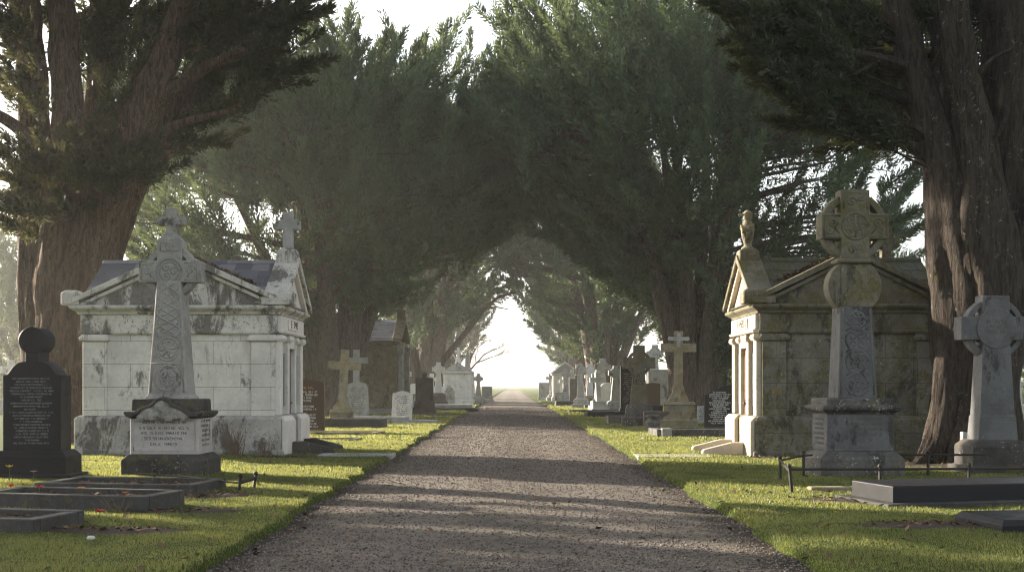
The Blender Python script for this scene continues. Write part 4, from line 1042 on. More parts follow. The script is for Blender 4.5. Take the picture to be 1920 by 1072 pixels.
# ============================================================ trees
def nrm(a): return a / np.maximum(np.linalg.norm(a, axis=-1, keepdims=True), 1e-9)
def plumes(P, D, L, k, leaf, rng, bend=.18, wid=.135, N=None):
    """feathery sprays: k small kite-shaped leaves along each axis; returns (n*k*4, 3)"""
    n = len(P)
    U = nrm(np.cross(D, rng.normal(size=(n, 3)))); V = np.cross(D, U)
    t = np.linspace(.04, 1, k)[None, :, None]
    ph = rng.uniform(0, 6.283, (n, 1)); j = np.arange(k)[None, :]
    ang = ph * .15 + j * math.pi + rng.normal(0, .55, (n, k))
    side = np.cos(ang)[..., None] * U[:, None] + .75 * np.sin(ang)[..., None] * V[:, None]
    Lb = L[:, None, None]
    pos = P[:, None] + D[:, None] * Lb * t + np.array([0, 0, 1.0]) * (Lb * bend * t * t)
    pos = pos + side * Lb * .05 * rng.uniform(0, 1, (n, k, 1))
    ld = D[:, None] * .85 + side * (.95 * (1 - .62 * t)) + np.array([0, 0, 1.0]) * (.10 + bend * t) + rng.normal(0, .16, (n, k, 3))
    ld = nrm(ld)
    ll = (leaf * (1.15 - .55 * t) * rng.uniform(.65, 1.3, (n, k, 1)))
    if N is None: nn = rng.normal(size=(n, k, 3))
    else: nn = N[:, None] + rng.normal(0, .5, (n, k, 3))
    pp = nrm(np.cross(ld, nn)) * ll * wid
    a = pos; c = pos + ld * ll; mid = pos + ld * ll * .42
    q = np.stack([a, mid + pp, c, mid - pp], axis=2)
    return q.reshape(-1, 3)

def clump_plumes(C, A, S, m, k, leaf, rng, open_=.60, tip=.70, jit=.12, bend=.16, sprd=.07):
    """pointed tufts: sprays leave a leading shoot at C along A, long at its foot and short at its tip"""
    n = len(C); S = np.broadcast_to(np.asarray(S, float), (n,))
    A = nrm(A + rng.normal(0, jit, A.shape))
    s = np.tile(np.linspace(0, 1, m), n) + rng.uniform(-.5 / m, .5 / m, n * m); s = np.clip(s, 0, 1)
    Cr = np.repeat(C, m, 0); Ar = np.repeat(A, m, 0); Sr = np.repeat(S, m)
    rad = rng.normal(size=(n * m, 3)); rad = nrm(rad - Ar * np.sum(rad * Ar, 1, keepdims=True))
    rad[:, 2] *= .75
    P = Cr + Ar * (Sr * 1.7 * (s - .45))[:, None] + rng.normal(0, sprd, (n * m, 3)) * Sr[:, None] * (1.15 - s)[:, None]
    D = nrm(Ar * (.55 + .5 * s)[:, None] + rad * (open_ * (1 - tip * s))[:, None] + rng.normal(0, .10, (n * m, 3)))
    L = Sr * (1.0 - .70 * s) * rng.uniform(.36, .66, n * m)
    N = nrm(rad + Ar * (.25 + .5 * s)[:, None] + np.array([0, 0, .35]))
    tf = np.repeat(rng.random(n), m)[:, None] * .7 + np.linspace(0, .3, k)[None]
    clump_plumes.tint.append(np.repeat(tf.ravel(), 4))
    return plumes(P, D, L, k, leaf, rng, bend, N=N)
clump_plumes.tint = []
def crown(v, mat, t):
    o = npmesh('crown', v, 4, mat, t, np.concatenate(clump_plumes.tint)); clump_plumes.tint.clear(); return o

def envelope(rng, n, Rr, zb, zt, lump=.22, low=.32, inner=.45, seed=0., sq=(1, 1), fc=.52, side=0, skirt=3.4):
    """points on (and a few inside) a broad vase-shaped crown; returns centres and growth axes about the origin"""
    az = rng.uniform(0, 6.283, n)
    up = rng.random(n) > low
    s = np.where(up, rng.uniform(0, 1, n), 0)
    phi = np.arcsin(s)
    zc = zb + fc * (zt - zb)
    rl = Rr * rng.uniform(.05, 1, n) ** .62
    r = np.where(up, Rr * np.cos(phi) ** .75, rl)
    zlow = zb + (zc - zb) * (rl / Rr) ** 1.7
    ow = np.clip(np.cos(az) * side * 1.6 + .1, 0, 1) * (abs(side) > 0)
    zlow = zlow * (1 - ow) + ow * (zc - (zc - zb + skirt) * np.sqrt(np.clip(1 - (rl / Rr) ** 2, 0, 1)))
    z = np.where(up, zc + (zt - zc) * np.sin(phi), zlow)
    phi = np.where(up, phi, -.5)
    lum = np.array([mnoise.noise(Vector((math.cos(a) * 1.7 + seed, math.sin(a) * 1.7 + seed, zz * .22))) for a, zz in zip(az, z)])
    lum2 = np.array([mnoise.noise(Vector((math.cos(a) * 4.5 + seed, math.sin(a) * 4.5, zz * .6 + seed))) for a, zz in zip(az, z)])
    f = 1 + lump * lum * 1.6 + lump * .8 * lum2
    d = np.where(rng.random(n) < inner, rng.uniform(.40, .82, n), rng.uniform(.90, 1.08, n))
    envelope.outer = (d > .88) & up
    d = np.where(up, d, 1.0)
    z = np.where(up, z, z + rng.uniform(0, 1, n) ** 2 * 1.8 + rng.normal(0, .75, n))
    r = r * f * d; z = zc + (z - zc) * (1 + .5 * (f - 1)) * (.3 + .7 * d)
    C = np.stack([r * np.cos(az) * sq[0], r * np.sin(az) * sq[1], z], 1)
    out = np.stack([np.cos(az), np.sin(az), np.zeros(n)], 1)
    k = np.clip(np.sin(phi), -1, 1)[:, None]
    A = nrm(out * .62 + np.array([0, 0, 1.0]) * np.where(k > 0, .82, .5) + rng.normal(0, .26, (n, 3)) * np.array([1, 1, .3]))
    return C, A

def stems_generic(rg, r0, Rr, zb, zt, n, hh=.62, lean=.62, tw=0):
    out = []
    for i in range(n):
        az = 6.283 * i / n + rg.uniform(-.25, .25); k = rg.uniform(.45, 1.1) * lean if i % 4 else rg.uniform(.1, .3)
        pts = []; rad = []; top = zb + (zt - zb) * hh * rg.uniform(.85, 1.2) * (1.15 - .35 * k); m = 12
        rs = r0 * rg.uniform(.32, .46)
        for j in range(m + 1):
            t = j / m
            r = r0 * (.62 - .12 * math.sin(t * 3)) + Rr * k * max(0, t - .08) ** 1.25
            z = -.15 + (top + .15) * t
            a = az + tw * t + .06 * math.sin(3 * t + i)
            pts.append(Vector((r * math.cos(a), r * math.sin(a), z)))
            rad.append(rs * ((1 - t) ** .8 * .88 + .12) * (1 + .55 * max(0, .12 - t) / .12))
        out.append((pts, rad))
    return out

def limb_to(mb, stems, c, rg, r0=.07, n=4):
    best = None
    for pts, rad in stems:
        for j in range(2, len(pts)):
            p = pts[j]
            if p.z > c[2] - .25: continue
            d = (Vector(c) - p).length - .25 * j
            if best is None or d < best[0]: best = (d, p, rad[j])
    if best is None: return
    _, p, rr = best; c = Vector(c); L = (c - p).length
    mid1 = p.lerp(c, .35) + Vector((rg.uniform(-.08, .08) * L, rg.uniform(-.08, .08) * L, .03 * L)); mid2 = p.lerp(c, .7) + Vector((0, 0, .03 * L))
    a = min(r0 * (1 + L * .10), rr * .7)
    mb.tube([p, mid1, mid2, c], [a, a * .75, a * .45, .012], n, closed=False)

def cypress(label, loc, Rr, zb, zt, r0, seed, nst=8, ncl=420, m=34, k=14, leaf=.30, S=1.45, mat='leaf', barkm='bark_mid', sq=(1, 1), group=None, flute=.07, hh=.62, lump=.22, low=.32, limbs=True, ring=16, side=0):
    rg = random.Random(seed); rng = np.random.default_rng(seed)
    t = thing('cypress_tree', label, 'cypress tree', loc, 0, group)
    st = stems_generic(rg, r0, Rr, zb, zt, nst, hh)
    C, A = envelope(rng, ncl, Rr, zb, zt, lump, low, seed=seed * 1.37, sq=sq, side=side); outer = envelope.outer
    q = MB()
    q.tube([(0, 0, -.2), (0, 0, .5), (0, 0, zb * .34)], [r0 * 1.15, r0 * .98, r0 * .7], ring + 8, .18, seed, flute)
    for i, (p, r) in enumerate(st): q.tube(p, r, ring, .22, i + seed, flute, closed=False)
    if limbs:
        for c in C[::2]: limb_to(q, st, c, rg)
    q.build('trunk', barkm, t, smooth=True)
    S2 = S * np.where(outer, 1.3, .95) * rng.uniform(.7, 1.4, len(C))
    v = clump_plumes(C, A, S2, m, k, leaf, rng)
    crown(v, mat, t)
    return t

def px_stems(mb, stems, Y0, n=30, flute=.09, rough=.25, seed=0, barkscale=1):
    res = []
    for i, st in enumerate(stems):
        P = []; Rd = []
        ctrl = [(W(px, py, Y0 + dy), w / 2 / F * Y0) for px, py, dy, w in st]
        # Catmull-Rom resample
        m = len(ctrl)
        for j in range(m - 1):
            p0 = ctrl[max(j - 1, 0)][0]; p1 = ctrl[j][0]; p2 = ctrl[j + 1][0]; p3 = ctrl[min(j + 2, m - 1)][0]
            seg = max(3, int((p2 - p1).length / .22))
            for s in range(seg + (1 if j == m - 2 else 0)):
                u = s / seg
                P.append(.5 * ((2 * p1) + (p2 - p0) * u + (2 * p0 - 5 * p1 + 4 * p2 - p3) * u * u + (3 * p1 - p0 - 3 * p2 + p3) * u ** 3))
                Rd.append(ctrl[j][1] * (1 - u) + ctrl[j + 1][1] * u)
        mb.tube(P, Rd, n if Rd[0] > .12 else 10, rough, i * 1.7 + seed, flute if Rd[0] > .1 else 0, closed=False)
        res.append((P[::3], Rd[::3]))
    return res

def px_clumps(rng, blobs, Y0, dens, axis_to=None):
    """foliage masses of the near trees: (px, py, rx, ry, dy) -> clump centres in metres at their own depth"""
    C = []; A = []
    ax0 = W(axis_to[0], axis_to[1], Y0)
    for px, py, rx, ry, dy in blobs:
        Y = Y0 + dy; sx, sz = rx / F * Y, ry / F * Y; sy = max(.5, min(1.5, (sx + sz) * .5))
        n = max(3, int(dens * sx * sz * 3.14))
        g = rng.normal(size=(n, 3)); g = nrm(g) * rng.uniform(.15, 1, (n, 1)) ** .45
        c = np.array(W(px, py, Y)) + g * np.array([sx, sy, sz])
        a = c - np.array(ax0); a[:, 2] *= .35
        a = nrm(nrm(a) + np.array([0, 0, .22]) + rng.normal(0, .25, (n, 3)))
        C.append(c); A.append(a)
    return np.concatenate(C), np.concatenate(A)

def build_left_tree():
    """big reddish cypress at the left edge"""
    Y0 = 31.6; base = W(100, 830, Y0); base.z = 0
    t = thing('cypress_tree', 'large red-barked cypress with many upright stems behind the black headstone', 'cypress tree', base)
    q = MB()
    stems = [[(92, 850, 0, 128), (92, 770, 0, 112), (84, 640, 0, 84), (70, 480, .2, 66), (66, 330, .3, 58), (62, 180, .4, 52), (54, 40, .5, 46), (50, -120, .6, 34), (45, -350, .8, 14)],
             [(105, 850, -.3, 132), (112, 740, -.3, 116), (112, 610, -.3, 98), (118, 480, -.3, 84), (128, 340, -.2, 66), (126, 200, 0, 58), (118, 60, .2, 50), (112, -130, .3, 36), (110, -400, .4, 12)],
             [(112, 850, -.4, 120), (132, 700, -.45, 104), (150, 560, -.5, 92), (178, 440, -.6, 80), (214, 330, -.7, 72), (262, 220, -.8, 64), (310, 110, -1.0, 52), (352, 0, -1.2, 44), (420, -160, -1.4, 22)],
             [(120, 850, .2, 90), (150, 700, .3, 80), (182, 560, .4, 70), (212, 440, .4, 60), (262, 320, .3, 54), (338, 200, .2, 42), (400, 90, 0, 34), (452, -10, -.2, 28), (540, -150, -.4, 14)],
             [(100, 700, .6, 60), (140, 500, .9, 56), (160, 350, 1.2, 50), (178, 200, 1.4, 44), (190, 50, 1.6, 36), (200, -200, 1.8, 20)],
             [(82, 300, .2, 26), (40, 246, -.3, 22), (-10, 212, -.8, 18), (-70, 190, -1.2, 12)],
             [(60, 130, .4, 22), (20, 60, 0, 18), (-30, 20, -.4, 12)],
             [(300, 190, -.9, 26), (380, 130, -1.6, 18), (460, 96, -2.0, 12), (540, 90, -2.3, 6)],
             [(250, 300, -.6, 22), (320, 240, -1.2, 15), (400, 215, -1.6, 9), (440, 205, -1.8, 5)],
             [(330, 210, .1, 20), (420, 128, -.4, 15), (500, 110, -.6, 10), (570, 118, -.8, 5)],
             [(220, 360, -.4, 16), (285, 300, -.2, 11), (330, 285, 0, 7), (370, 290, .1, 4)],
             [(110, 420, -.5, 20), (70, 380, -1.2, 15), (20, 350, -1.8, 10)], [(150, 440, -.6, 18), (210, 380, -1.6, 12), (260, 330, -2.2, 7)]]
    st = px_stems(q, stems, Y0, 36, .085, .2, 3)
    rg = random.Random(5); rng = np.random.default_rng(5)
    blobs = [(470, 30, 100, 50, -1.6), (560, 10, 45, 40, -1.5), (430, 60, 70, 40, -.5), (520, 120, 55, 36, -2.0), (555, 125, 34, 20, -2.1), (480, 165, 42, 34, -1.8), (420, 120, 46, 30, -1.2), (455, 190, 34, 16, -1.8),
             (330, 60, 70, 50, -.8), (250, 40, 80, 60, .8), (180, 110, 60, 60, 1.4), (90, 30, 70, 50, 1.0), (25, 60, 36, 60, -.4), (15, 160, 30, 36, -.8), (60, 165, 40, 28, -1.4), (200, 200, 60, 50, -.9), (250, 250, 50, 40, 1.0),
             (300, 140, 50, 40, 1.0), (380, 190, 40, 36, -.4), (345, 225, 46, 32, .3), (375, 245, 40, 30, .2), (340, 275, 46, 26, .2),
             (190, 285, 80, 36, -1.6), (250, 300, 46, 30, -1.8), (200, 320, 80, 34, -1.9), (120, 300, 60, 36, -1.6), (265, 322, 34, 14, -2.0), (180, 345, 60, 20, -1.8), (60, 320, 60, 36, -1.9), (35, 370, 60, 34, -2.0), (60, 400, 36, 20, -2.0), (18, 420, 26, 18, -2.0), (10, 300, 30, 40, -1.9), (140, 395, 34, 14, -1.2)]
    C, A = px_clumps(rng, blobs, Y0, 7, (150, 420))
    for c in C[::3]: limb_to(q, st, c, rg, .03)
    # upper crown, out of the frame but shading the graves
    C2, A2 = envelope(rng, 430, 7.0, 8, 19.5, seed=2.2); C2 = C2 + np.array([base.x + 1.0, base.y - .5, 0]); 
    ok = C2[:, 2] > 11.8 + (C2[:, 0] - base.x) * .05; C2, A2 = C2[ok], A2[ok]
    for c in C2[::2]: limb_to(q, st, c, rg, .06)
    q.move(-base.x, -base.y, 0).build('trunk', 'bark_red', t, smooth=True)
    v = np.concatenate([clump_plumes(C, A, .72 * rng.uniform(.7, 1.4, len(C)), 34, 9, .19, rng),
                        clump_plumes(C2, A2, 1.4, 30, 10, .34, rng)]) - np.array(base)
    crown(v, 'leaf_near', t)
    for px, py, w, mat, dy in ((126, 622, 15, 'scar', -.98), (56, 520, 20, 'scar_dark', -.30), (148, 505, 10, 'scar_dark', -1.1)):
        p = W(px, py, Y0 + dy); r = w / 2 / F * Y0
        s = MB().lathe([(r * 1.35, -.12), (r * 1.3, .03), (r * .95, .06), (r * .8, .04), (.001, .045)], 0, 0, 14)
        s.v = [(x, -z, y) for x, y, z in s.v]; s.move(p.x - base.x, p.y - base.y, p.z).build('branch_scar', mat, t, wear=.015)

def build_right_tree():
    """massive dark trunk at the right edge, splitting into tall stems, with a dark canopy reaching left"""
    Y0 = 23.4; base = W(1822, 868, Y0); base.z = 0
    t = thing('cypress_tree', 'massive dark multi-stemmed cypress with knotted mossy trunk at the right edge', 'cypress tree', base)
    q = MB()
    stems = [[(1800, 885, .1, 170), (1812, 800, .1, 132), (1815, 680, .1, 122), (1806, 540, .1, 124), (1796, 430, .1, 112), (1772, 330, .1, 74), (1738, 210, .2, 58), (1704, 90, .3, 50), (1668, -30, .4, 42), (1620, -180, .5, 24)],
             [(1840, 885, -.1, 150), (1842, 780, -.1, 128), (1846, 640, -.1, 128), (1845, 520, -.15, 126), (1840, 430, -.2, 104), (1836, 330, -.25, 78), (1822, 220, -.3, 64), (1800, 110, -.4, 58), (1786, 0, -.5, 52), (1770, -160, -.6, 30)],
             [(1846, 885, .3, 130), (1848, 760, .3, 92), (1856, 620, .3, 80), (1876, 500, .3, 82), (1896, 380, .3, 84), (1902, 240, .3, 72), (1900, 100, .3, 60), (1900, -40, .3, 52), (1910, -200, .3, 30)],
             [(1852, 640, .1, 70), (1888, 540, 0, 66), (1930, 430, -.1, 68), (1975, 320, -.2, 60), (2030, 180, -.3, 48), (2080, 0, -.4, 34)],
             [(1805, 500, .5, 90), (1800, 380, .8, 80), (1790, 260, 1.0, 70), (1778, 140, 1.2, 60), (1765, 20, 1.4, 50), (1745, -150, 1.6, 30)],
             [(1788, 380, .5, 56), (1756, 270, .6, 44), (1712, 150, .7, 38), (1680, 40, .8, 34), (1650, -100, .9, 22)],
             [(1850, 420, .6, 60), (1858, 300, .9, 54), (1862, 160, 1.1, 46), (1858, 0, 1.3, 38), (1850, -160, 1.5, 20)],
             # roots
             [(1790, 700, 0, 60), (1776, 770, -.25, 54), (1752, 826, -.5, 40), (1724, 868, -.75, 22), (1700, 884, -.9, 8)],
             [(1812, 760, -.4, 50), (1800, 830, -.65, 44), (1786, 878, -.85, 26)], [(1850, 780, -.4, 50), (1856, 850, -.6, 40), (1862, 890, -.8, 24)],
             [(1776, 640, -.2, 34), (1770, 720, -.35, 40), (1764, 800, -.5, 40), (1748, 868, -.7, 26)],
             # limbs reaching left
             [(1736, 300, .2, 20), (1690, 258, -.1, 15), (1640, 222, -.4, 11), (1590, 205, -.6, 8), (1530, 200, -.9, 5), (1480, 196, -1.0, 3)],
             [(1712, 130, .3, 22), (1650, 110, -.2, 16), (1580, 96, -.6, 12), (1500, 90, -1.0, 8), (1430, 84, -1.3, 5)],
             [(1690, 60, .4, 20), (1620, 20, .2, 15), (1540, -10, 0, 11), (1450, -20, -.2, 6)], [(1744, 260, .8, 18), (1690, 200, 1.1, 13), (1610, 160, 1.4, 9), (1540, 150, 1.6, 5)],
             [(1640, 222, -.4, 8), (1600, 240, -.5, 5), (1560, 236, -.6, 3)], [(1650, 110, -.2, 9), (1600, 140, -.3, 6), (1540, 150, -.4, 4)],
             [(1810, 180, -.3, 14), (1850, 120, -.7, 10), (1900, 90, -1.0, 6)], [(1836, 300, -.3, 14), (1872, 250, -.6, 9), (1900, 190, -.8, 5)], [(1720, 180, .3, 10), (1760, 100, 0, 7), (1790, 40, -.2, 4)]]
    st = px_stems(q, stems, Y0, 40, .075, .22, 11)
    rg = random.Random(6); rng = np.random.default_rng(6)
    blobs = [(1432, 60, 48, 52, -1.1), (1425, 110, 34, 34, -1.3), (1470, 30, 60, 50, -.6), (1470, 135, 46, 40, -1.1), (1520, 90, 60, 60, -.8), (1525, 180, 46, 36, -.8), (1570, 140, 60, 60, .6), (1575, 215, 50, 36, -.5), (1560, 30, 80, 50, .2),
             (1620, 250, 56, 34, -.2), (1640, 190, 56, 54, .9), (1610, 270, 30, 20, -.1), (1660, 275, 40, 18, .8), (1690, 235, 40, 40, 1.5), (1640, 90, 70, 60, 1.2), (1700, 130, 50, 50, 1.9), (1680, 30, 70, 50, 1.6), (1500, 230, 24, 14, -.6), (1545, 232, 30, 18, -.5),
             (1760, 30, 60, 44, 2.0), (1830, 10, 60, 36, 1.8), (1880, 30, 50, 50, 2.0), (1905, 110, 30, 60, 2.2), (1770, 120, 26, 50, 2.4), (1830, 120, 24, 40, 2.2), (1850, 210, 22, 40, 2.4), (1910, 220, 26, 50, 2.2), (1380, 20, 14, 14, -1.0)]
    C, A = px_clumps(rng, blobs, Y0, 17, (1800, 400))
    A = nrm(A + np.array([-.45, 0, .05]))
    for c in C[::3]: limb_to(q, st, c, rg, .022)
    C2, A2 = envelope(rng, 170, 6.0, 7, 18.5, seed=7.2); C2 = C2 + np.array([base.x + .3, base.y + .6, 0])
    ok = (C2[:, 2] > 10.6); C2, A2 = C2[ok], A2[ok]
    for c in C2[::2]: limb_to(q, st, c, rg, .06)
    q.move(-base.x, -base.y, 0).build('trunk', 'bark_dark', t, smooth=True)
    v = np.concatenate([clump_plumes(C, A, .60 * rng.uniform(.7, 1.4, len(C)), 34, 9, .16, rng),
                        clump_plumes(C2, A2, 1.4, 30, 10, .34, rng)]) - np.array(base)
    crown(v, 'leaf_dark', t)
    for px, py, w, mat, dy in ((1857, 455, 44, 'bark_dark', -.66), (1894, 532, 22, 'scar_dark', -.46), (1838, 372, 12, 'scar_dark', -.64)):
        p = W(px, py, Y0 + dy); r = w / 2 / F * Y0
        s = MB().lathe([(r * 1.5, -.35), (r * 1.3, .0), (r * 1.05, .06), (r * .85, .03), (r * .5, .05), (.001, .03)], 0, 0, 18)
        s.v = [(x, -z, y) for x, y, z in s.v]; s.move(p.x - base.x, p.y - base.y, p.z).build('branch_scar', mat, t, wear=.03)

def bare_tree(label, loc, h, seed, spread=.55, mat='greytwig', group=None, depth=6, lean=(0, 0), name='bare_tree'):
    rg = random.Random(seed); t = thing(name, label, 'bare tree', loc, 0, group)
    tr = MB(); tw = MB()
    def grow(p, d, L, r, k):
        q = p + d * L
        mid = p.lerp(q, .5) + Vector((rg.uniform(-1, 1), rg.uniform(-1, 1), rg.uniform(-.3, .6))) * L * .08
        (tr if k > depth - 3 else tw).tube([p, mid, q], [r, r * .86, r * .72], 7 if k > depth - 3 else 3, closed=False)
        if k == 0: return
        for i in range(rg.choice((2, 3, 3)) if k > 1 else 3):
            dd = (d + Vector((rg.uniform(-1, 1), rg.uniform(-1, 1), rg.uniform(-.35, .55))) * spread * 1.25).normalized()
            grow(q if i or k < 3 else mid.lerp(q, .6), dd, L * rg.uniform(.62, .86), r * rg.uniform(.52, .7), k - 1)
    grow(Vector((0, 0, -.2)), Vector((lean[0], lean[1], 1)).normalized(), h * .27, h * .024, depth)
    tr.build('trunk', mat, t, smooth=True); tw.build('crown', mat, t)
    return t

def bare_shrub(label, loc, h, n, seed, spread=.5):
    rg = random.Random(seed); q = MB(); t = thing('bare_shrub', label, 'shrub', loc)
    for i in range(n):
        a = rg.uniform(0, 6.28); d = Vector((math.cos(a) * rg.uniform(.05, spread), math.sin(a) * rg.uniform(.05, spread) * .5, 1))
        p = Vector((rg.uniform(-.12, .12), rg.uniform(-.05, .05), -.05)); L = h * rg.uniform(.5, 1.05)
        pts = [p + d * L * u + Vector((math.sin(u * 3 + i) * .05, math.cos(u * 2 + i) * .03, -.18 * L * u * u * (abs(d.x) + .2))) for u in (0, .35, .7, 1)]
        q.tube(pts, [.009, .007, .005, .002], 4, closed=False)
        for k in range(3):
            u = rg.choice((1, 2)); b = pts[u]; q.tube([b, b + Vector((rg.uniform(-.18, .18), rg.uniform(-.08, .08), rg.uniform(.08, .26)))], [.004, .0015], 3, closed=False)
    q.build('stems', 'dead', t)
    return t

def build_trees():
    build_left_tree(); build_right_tree()
    cypress('broad tall cypress arching over the path from behind the pale mausoleum', (-9.1, 57.5, 0), 10.2, 5.8, 17.1, 1.35, 21, 9, 940, 50, 10, .31, 1.9, sq=(1.04, .85), low=.42, side=-1)
    cypress('broad tall cypress arching over the path behind the yellow-lichened cross', (8.9, 55.0, 0), 10.5, 5.8, 19.6, 1.35, 34, 9, 940, 50, 10, .31, 1.9, sq=(.98, .85), low=.42, side=1)
    a = cypress('hazy third cypress on the left with bare limb over the path', (-7.6, 99, 0), 9.5, 5.5, 19.0, 1.6, 41, 8, 480, 26, 11, .42, 1.7, sq=(.85, .9), limbs=True)
    # its bare limb arching out over the path
    q = MB().tube([(1.0, 0, 3.0), (2.6, -.3, 5.0), (3.6, -.4, 6.2), (5.2, -.5, 8.2), (6.4, -.5, 9.2), (8.0, -.5, 9.7)], [.34, .27, .24, .18, .13, .06], 10, .15, 2)
    q.tube([(3.6, -.4, 6.2), (4.1, -.4, 7.6), (4.2, -.4, 9.0)], [.15, .11, .06], 8); q.tube([(5.2, -.5, 8.2), (6.2, -.2, 8.4), (7.3, 0, 8.2)], [.10, .07, .03], 6)
    q.build('limb', 'bark_mid', a, smooth=True)
    b = cypress('hazy forked cypress on the right behind the white marble cross', (8.0, 101, 0), 9.5, 5.0, 19.0, 1.5, 47, 8, 480, 26, 11, .42, 1.7, sq=(.85, .9))
    far = cypress('pale misty cypress on the left deep in the avenue', (-9.0, 140, 0), 7.2, 4.5, 17.5, 1.3, 53, 6, 190, 22, 9, .6, 1.9, sq=(.8, 1), limbs=False, ring=10)
    dup(far, (8.8, 134, 0), 1.3, 'pale misty cypress on the right behind the misty gabled vault')
    dup(far, (9.3, 168, 0), 2.9, 'ghostly pointed cypress second deepest on the right of the avenue', (.9, .9, 1.05))
    dup(far, (-10.2, 176, 0), 4.0, 'ghostly cypress deepest on the left of the avenue', (.9, .9, 1.0))
    dup(far, (10.0, 205, 0), 5.1, 'faintest cypress at the far right end of the avenue', (.9, .9, 1.1))
    # trees standing back from the avenue
    tall = cypress('distant hazy cypress at the far left edge beyond the red-barked trunk', (-39, 92, 0), 6.5, .8, 13.5, .8, 61, 6, 260, 24, 10, .42, 1.5, limbs=False, ring=10, low=.4)
    lab = ['distant hazy cypress seen between the dark trunk and the sunlit vault', 'distant hazy evergreen at the far right edge behind the plain ringed cross',
           'distant evergreen behind the brown vault roof', 'distant evergreen low behind the red-barked trunk', 'far evergreen beyond the crowd of white crosses', 'far evergreen behind the right mausoleum roof', 'far evergreen behind the left mausoleum gable', 'faint evergreen far out beyond the left graves', 'faint evergreen far out beyond the right graves']
    for (x, y, s), l in zip(((22, 108, .75), (56, 118, .8), (-21, 118, .8), (-50, 112, .9), (31, 140, .8), (44, 135, .85), (-33, 135, .8), (-62, 150, 1.0), (66, 160, 1.0)), lab):
        dup(tall, (x, y, 0), x, l, (s, s, s * .85))
    bare_tree('bare winter tree with fine twigs between the right mausoleum and the dark trunk', (GX(1722, 62), 62, 0), 10.5, 5, .5)
    bare_tree('bare winter tree at the right edge beyond the plain ringed cross', (GX(1935, 66), 66, 0), 10, 8, .5)
    bare_tree('bare misty tree spreading over the left verge deep in the avenue', (-5.9, 124, 0), 11, 9, .6, lean=(.3, 0))
    bare_tree('small bare tree peeping between the red-barked trunk and the pale mausoleum', (GX(196, 66), 66, 0), 8.6, 12, .5)
    # one more avenue tree beside the camera's left, its crown over the lawn
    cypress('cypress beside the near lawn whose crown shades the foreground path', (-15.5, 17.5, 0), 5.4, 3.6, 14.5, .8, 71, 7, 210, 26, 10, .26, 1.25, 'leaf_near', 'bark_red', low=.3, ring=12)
    cypress('unseen cypress added out of frame on the left to shade the foreground', (-25.5, 25.5, 0), 7.4, 4.2, 18.5, .9, 77, 7, 420, 30, 10, .28, 1.35, 'leaf_near', 'bark_red', low=.3, ring=12)  # unseen tree, added so its crown shades the near path and haze
    bare_shrub('dry bare shrub with upright stems against the plinth of the pale mausoleum', (GX(432, 24.6), 25.0, 0), .85, 34, 3, .5)
    bare_shrub('thin dry sprig lying against the end of the long kerbed grave', (GX(214, 14.1), 14.05, 0), .22, 6, 5, .8)
    bare_shrub('small dry twigs at the corner of the left mausoleum plinth', (GX(330 + 160, 24.9), 25.2, 0), .5, 14, 6, .5)

# ============================================================ ground
def path_half(y, side): return 2.62 + .17 * mnoise.noise(Vector((side * 9.1, y * .35, 0))) + .11 * mnoise.noise(Vector((side * 3.7, y * 1.3, 4)))
def gz(x, y):
    ax = abs(x); h = path_half(y, 1 if x > 0 else -1)
    lawn = .030 + .028 * mnoise.noise(Vector((x * .35, y * .35, 1))) + .016 * mnoise.noise(Vector((x * 1.1, y * 1.1, 2)))
    u = min(1, max(0, (ax - h) / .16))
    u = u * u * (3 - 2 * u)
    return lawn * u + (-.16) * (1 - u)
def pz(x, y):
    return -.012 - .006 * x * x + .020 * mnoise.noise(Vector((x * .5, y * .45, 8))) + .012 * mnoise.noise(Vector((x * 1.6, y * .9, 5)))

SOIL = [(-4.35, 16.35, .75, .45), (-4.1, 14.3, .75, .35), (-4.35, 12.35, .9, .30), (-6.3, 10.9, .9, .5), (4.6, 15.4, .75, .4), (4.65, 12.7, .95, .40), (9.3, 22.6, 2.0, 1.1), (-5.0, 24.7, .7, .45), (5.5, 24.7, .5, .3), (-5.6, 17.15, 1.3, .7), (9, 24.0, 1.5, .6)]
def soilmask(x, y):
    m = np.zeros_like(x)
    for cx, cy, rx, ry in SOIL:
        d = ((x - cx) / rx) ** 2 + ((y - cy) / ry) ** 2
        w = 1 + .35 * np.sin(x * 9 + cy) * np.sin(y * 11 + cx)
        m = np.maximum(m, (d < w).astype(float))
    return m

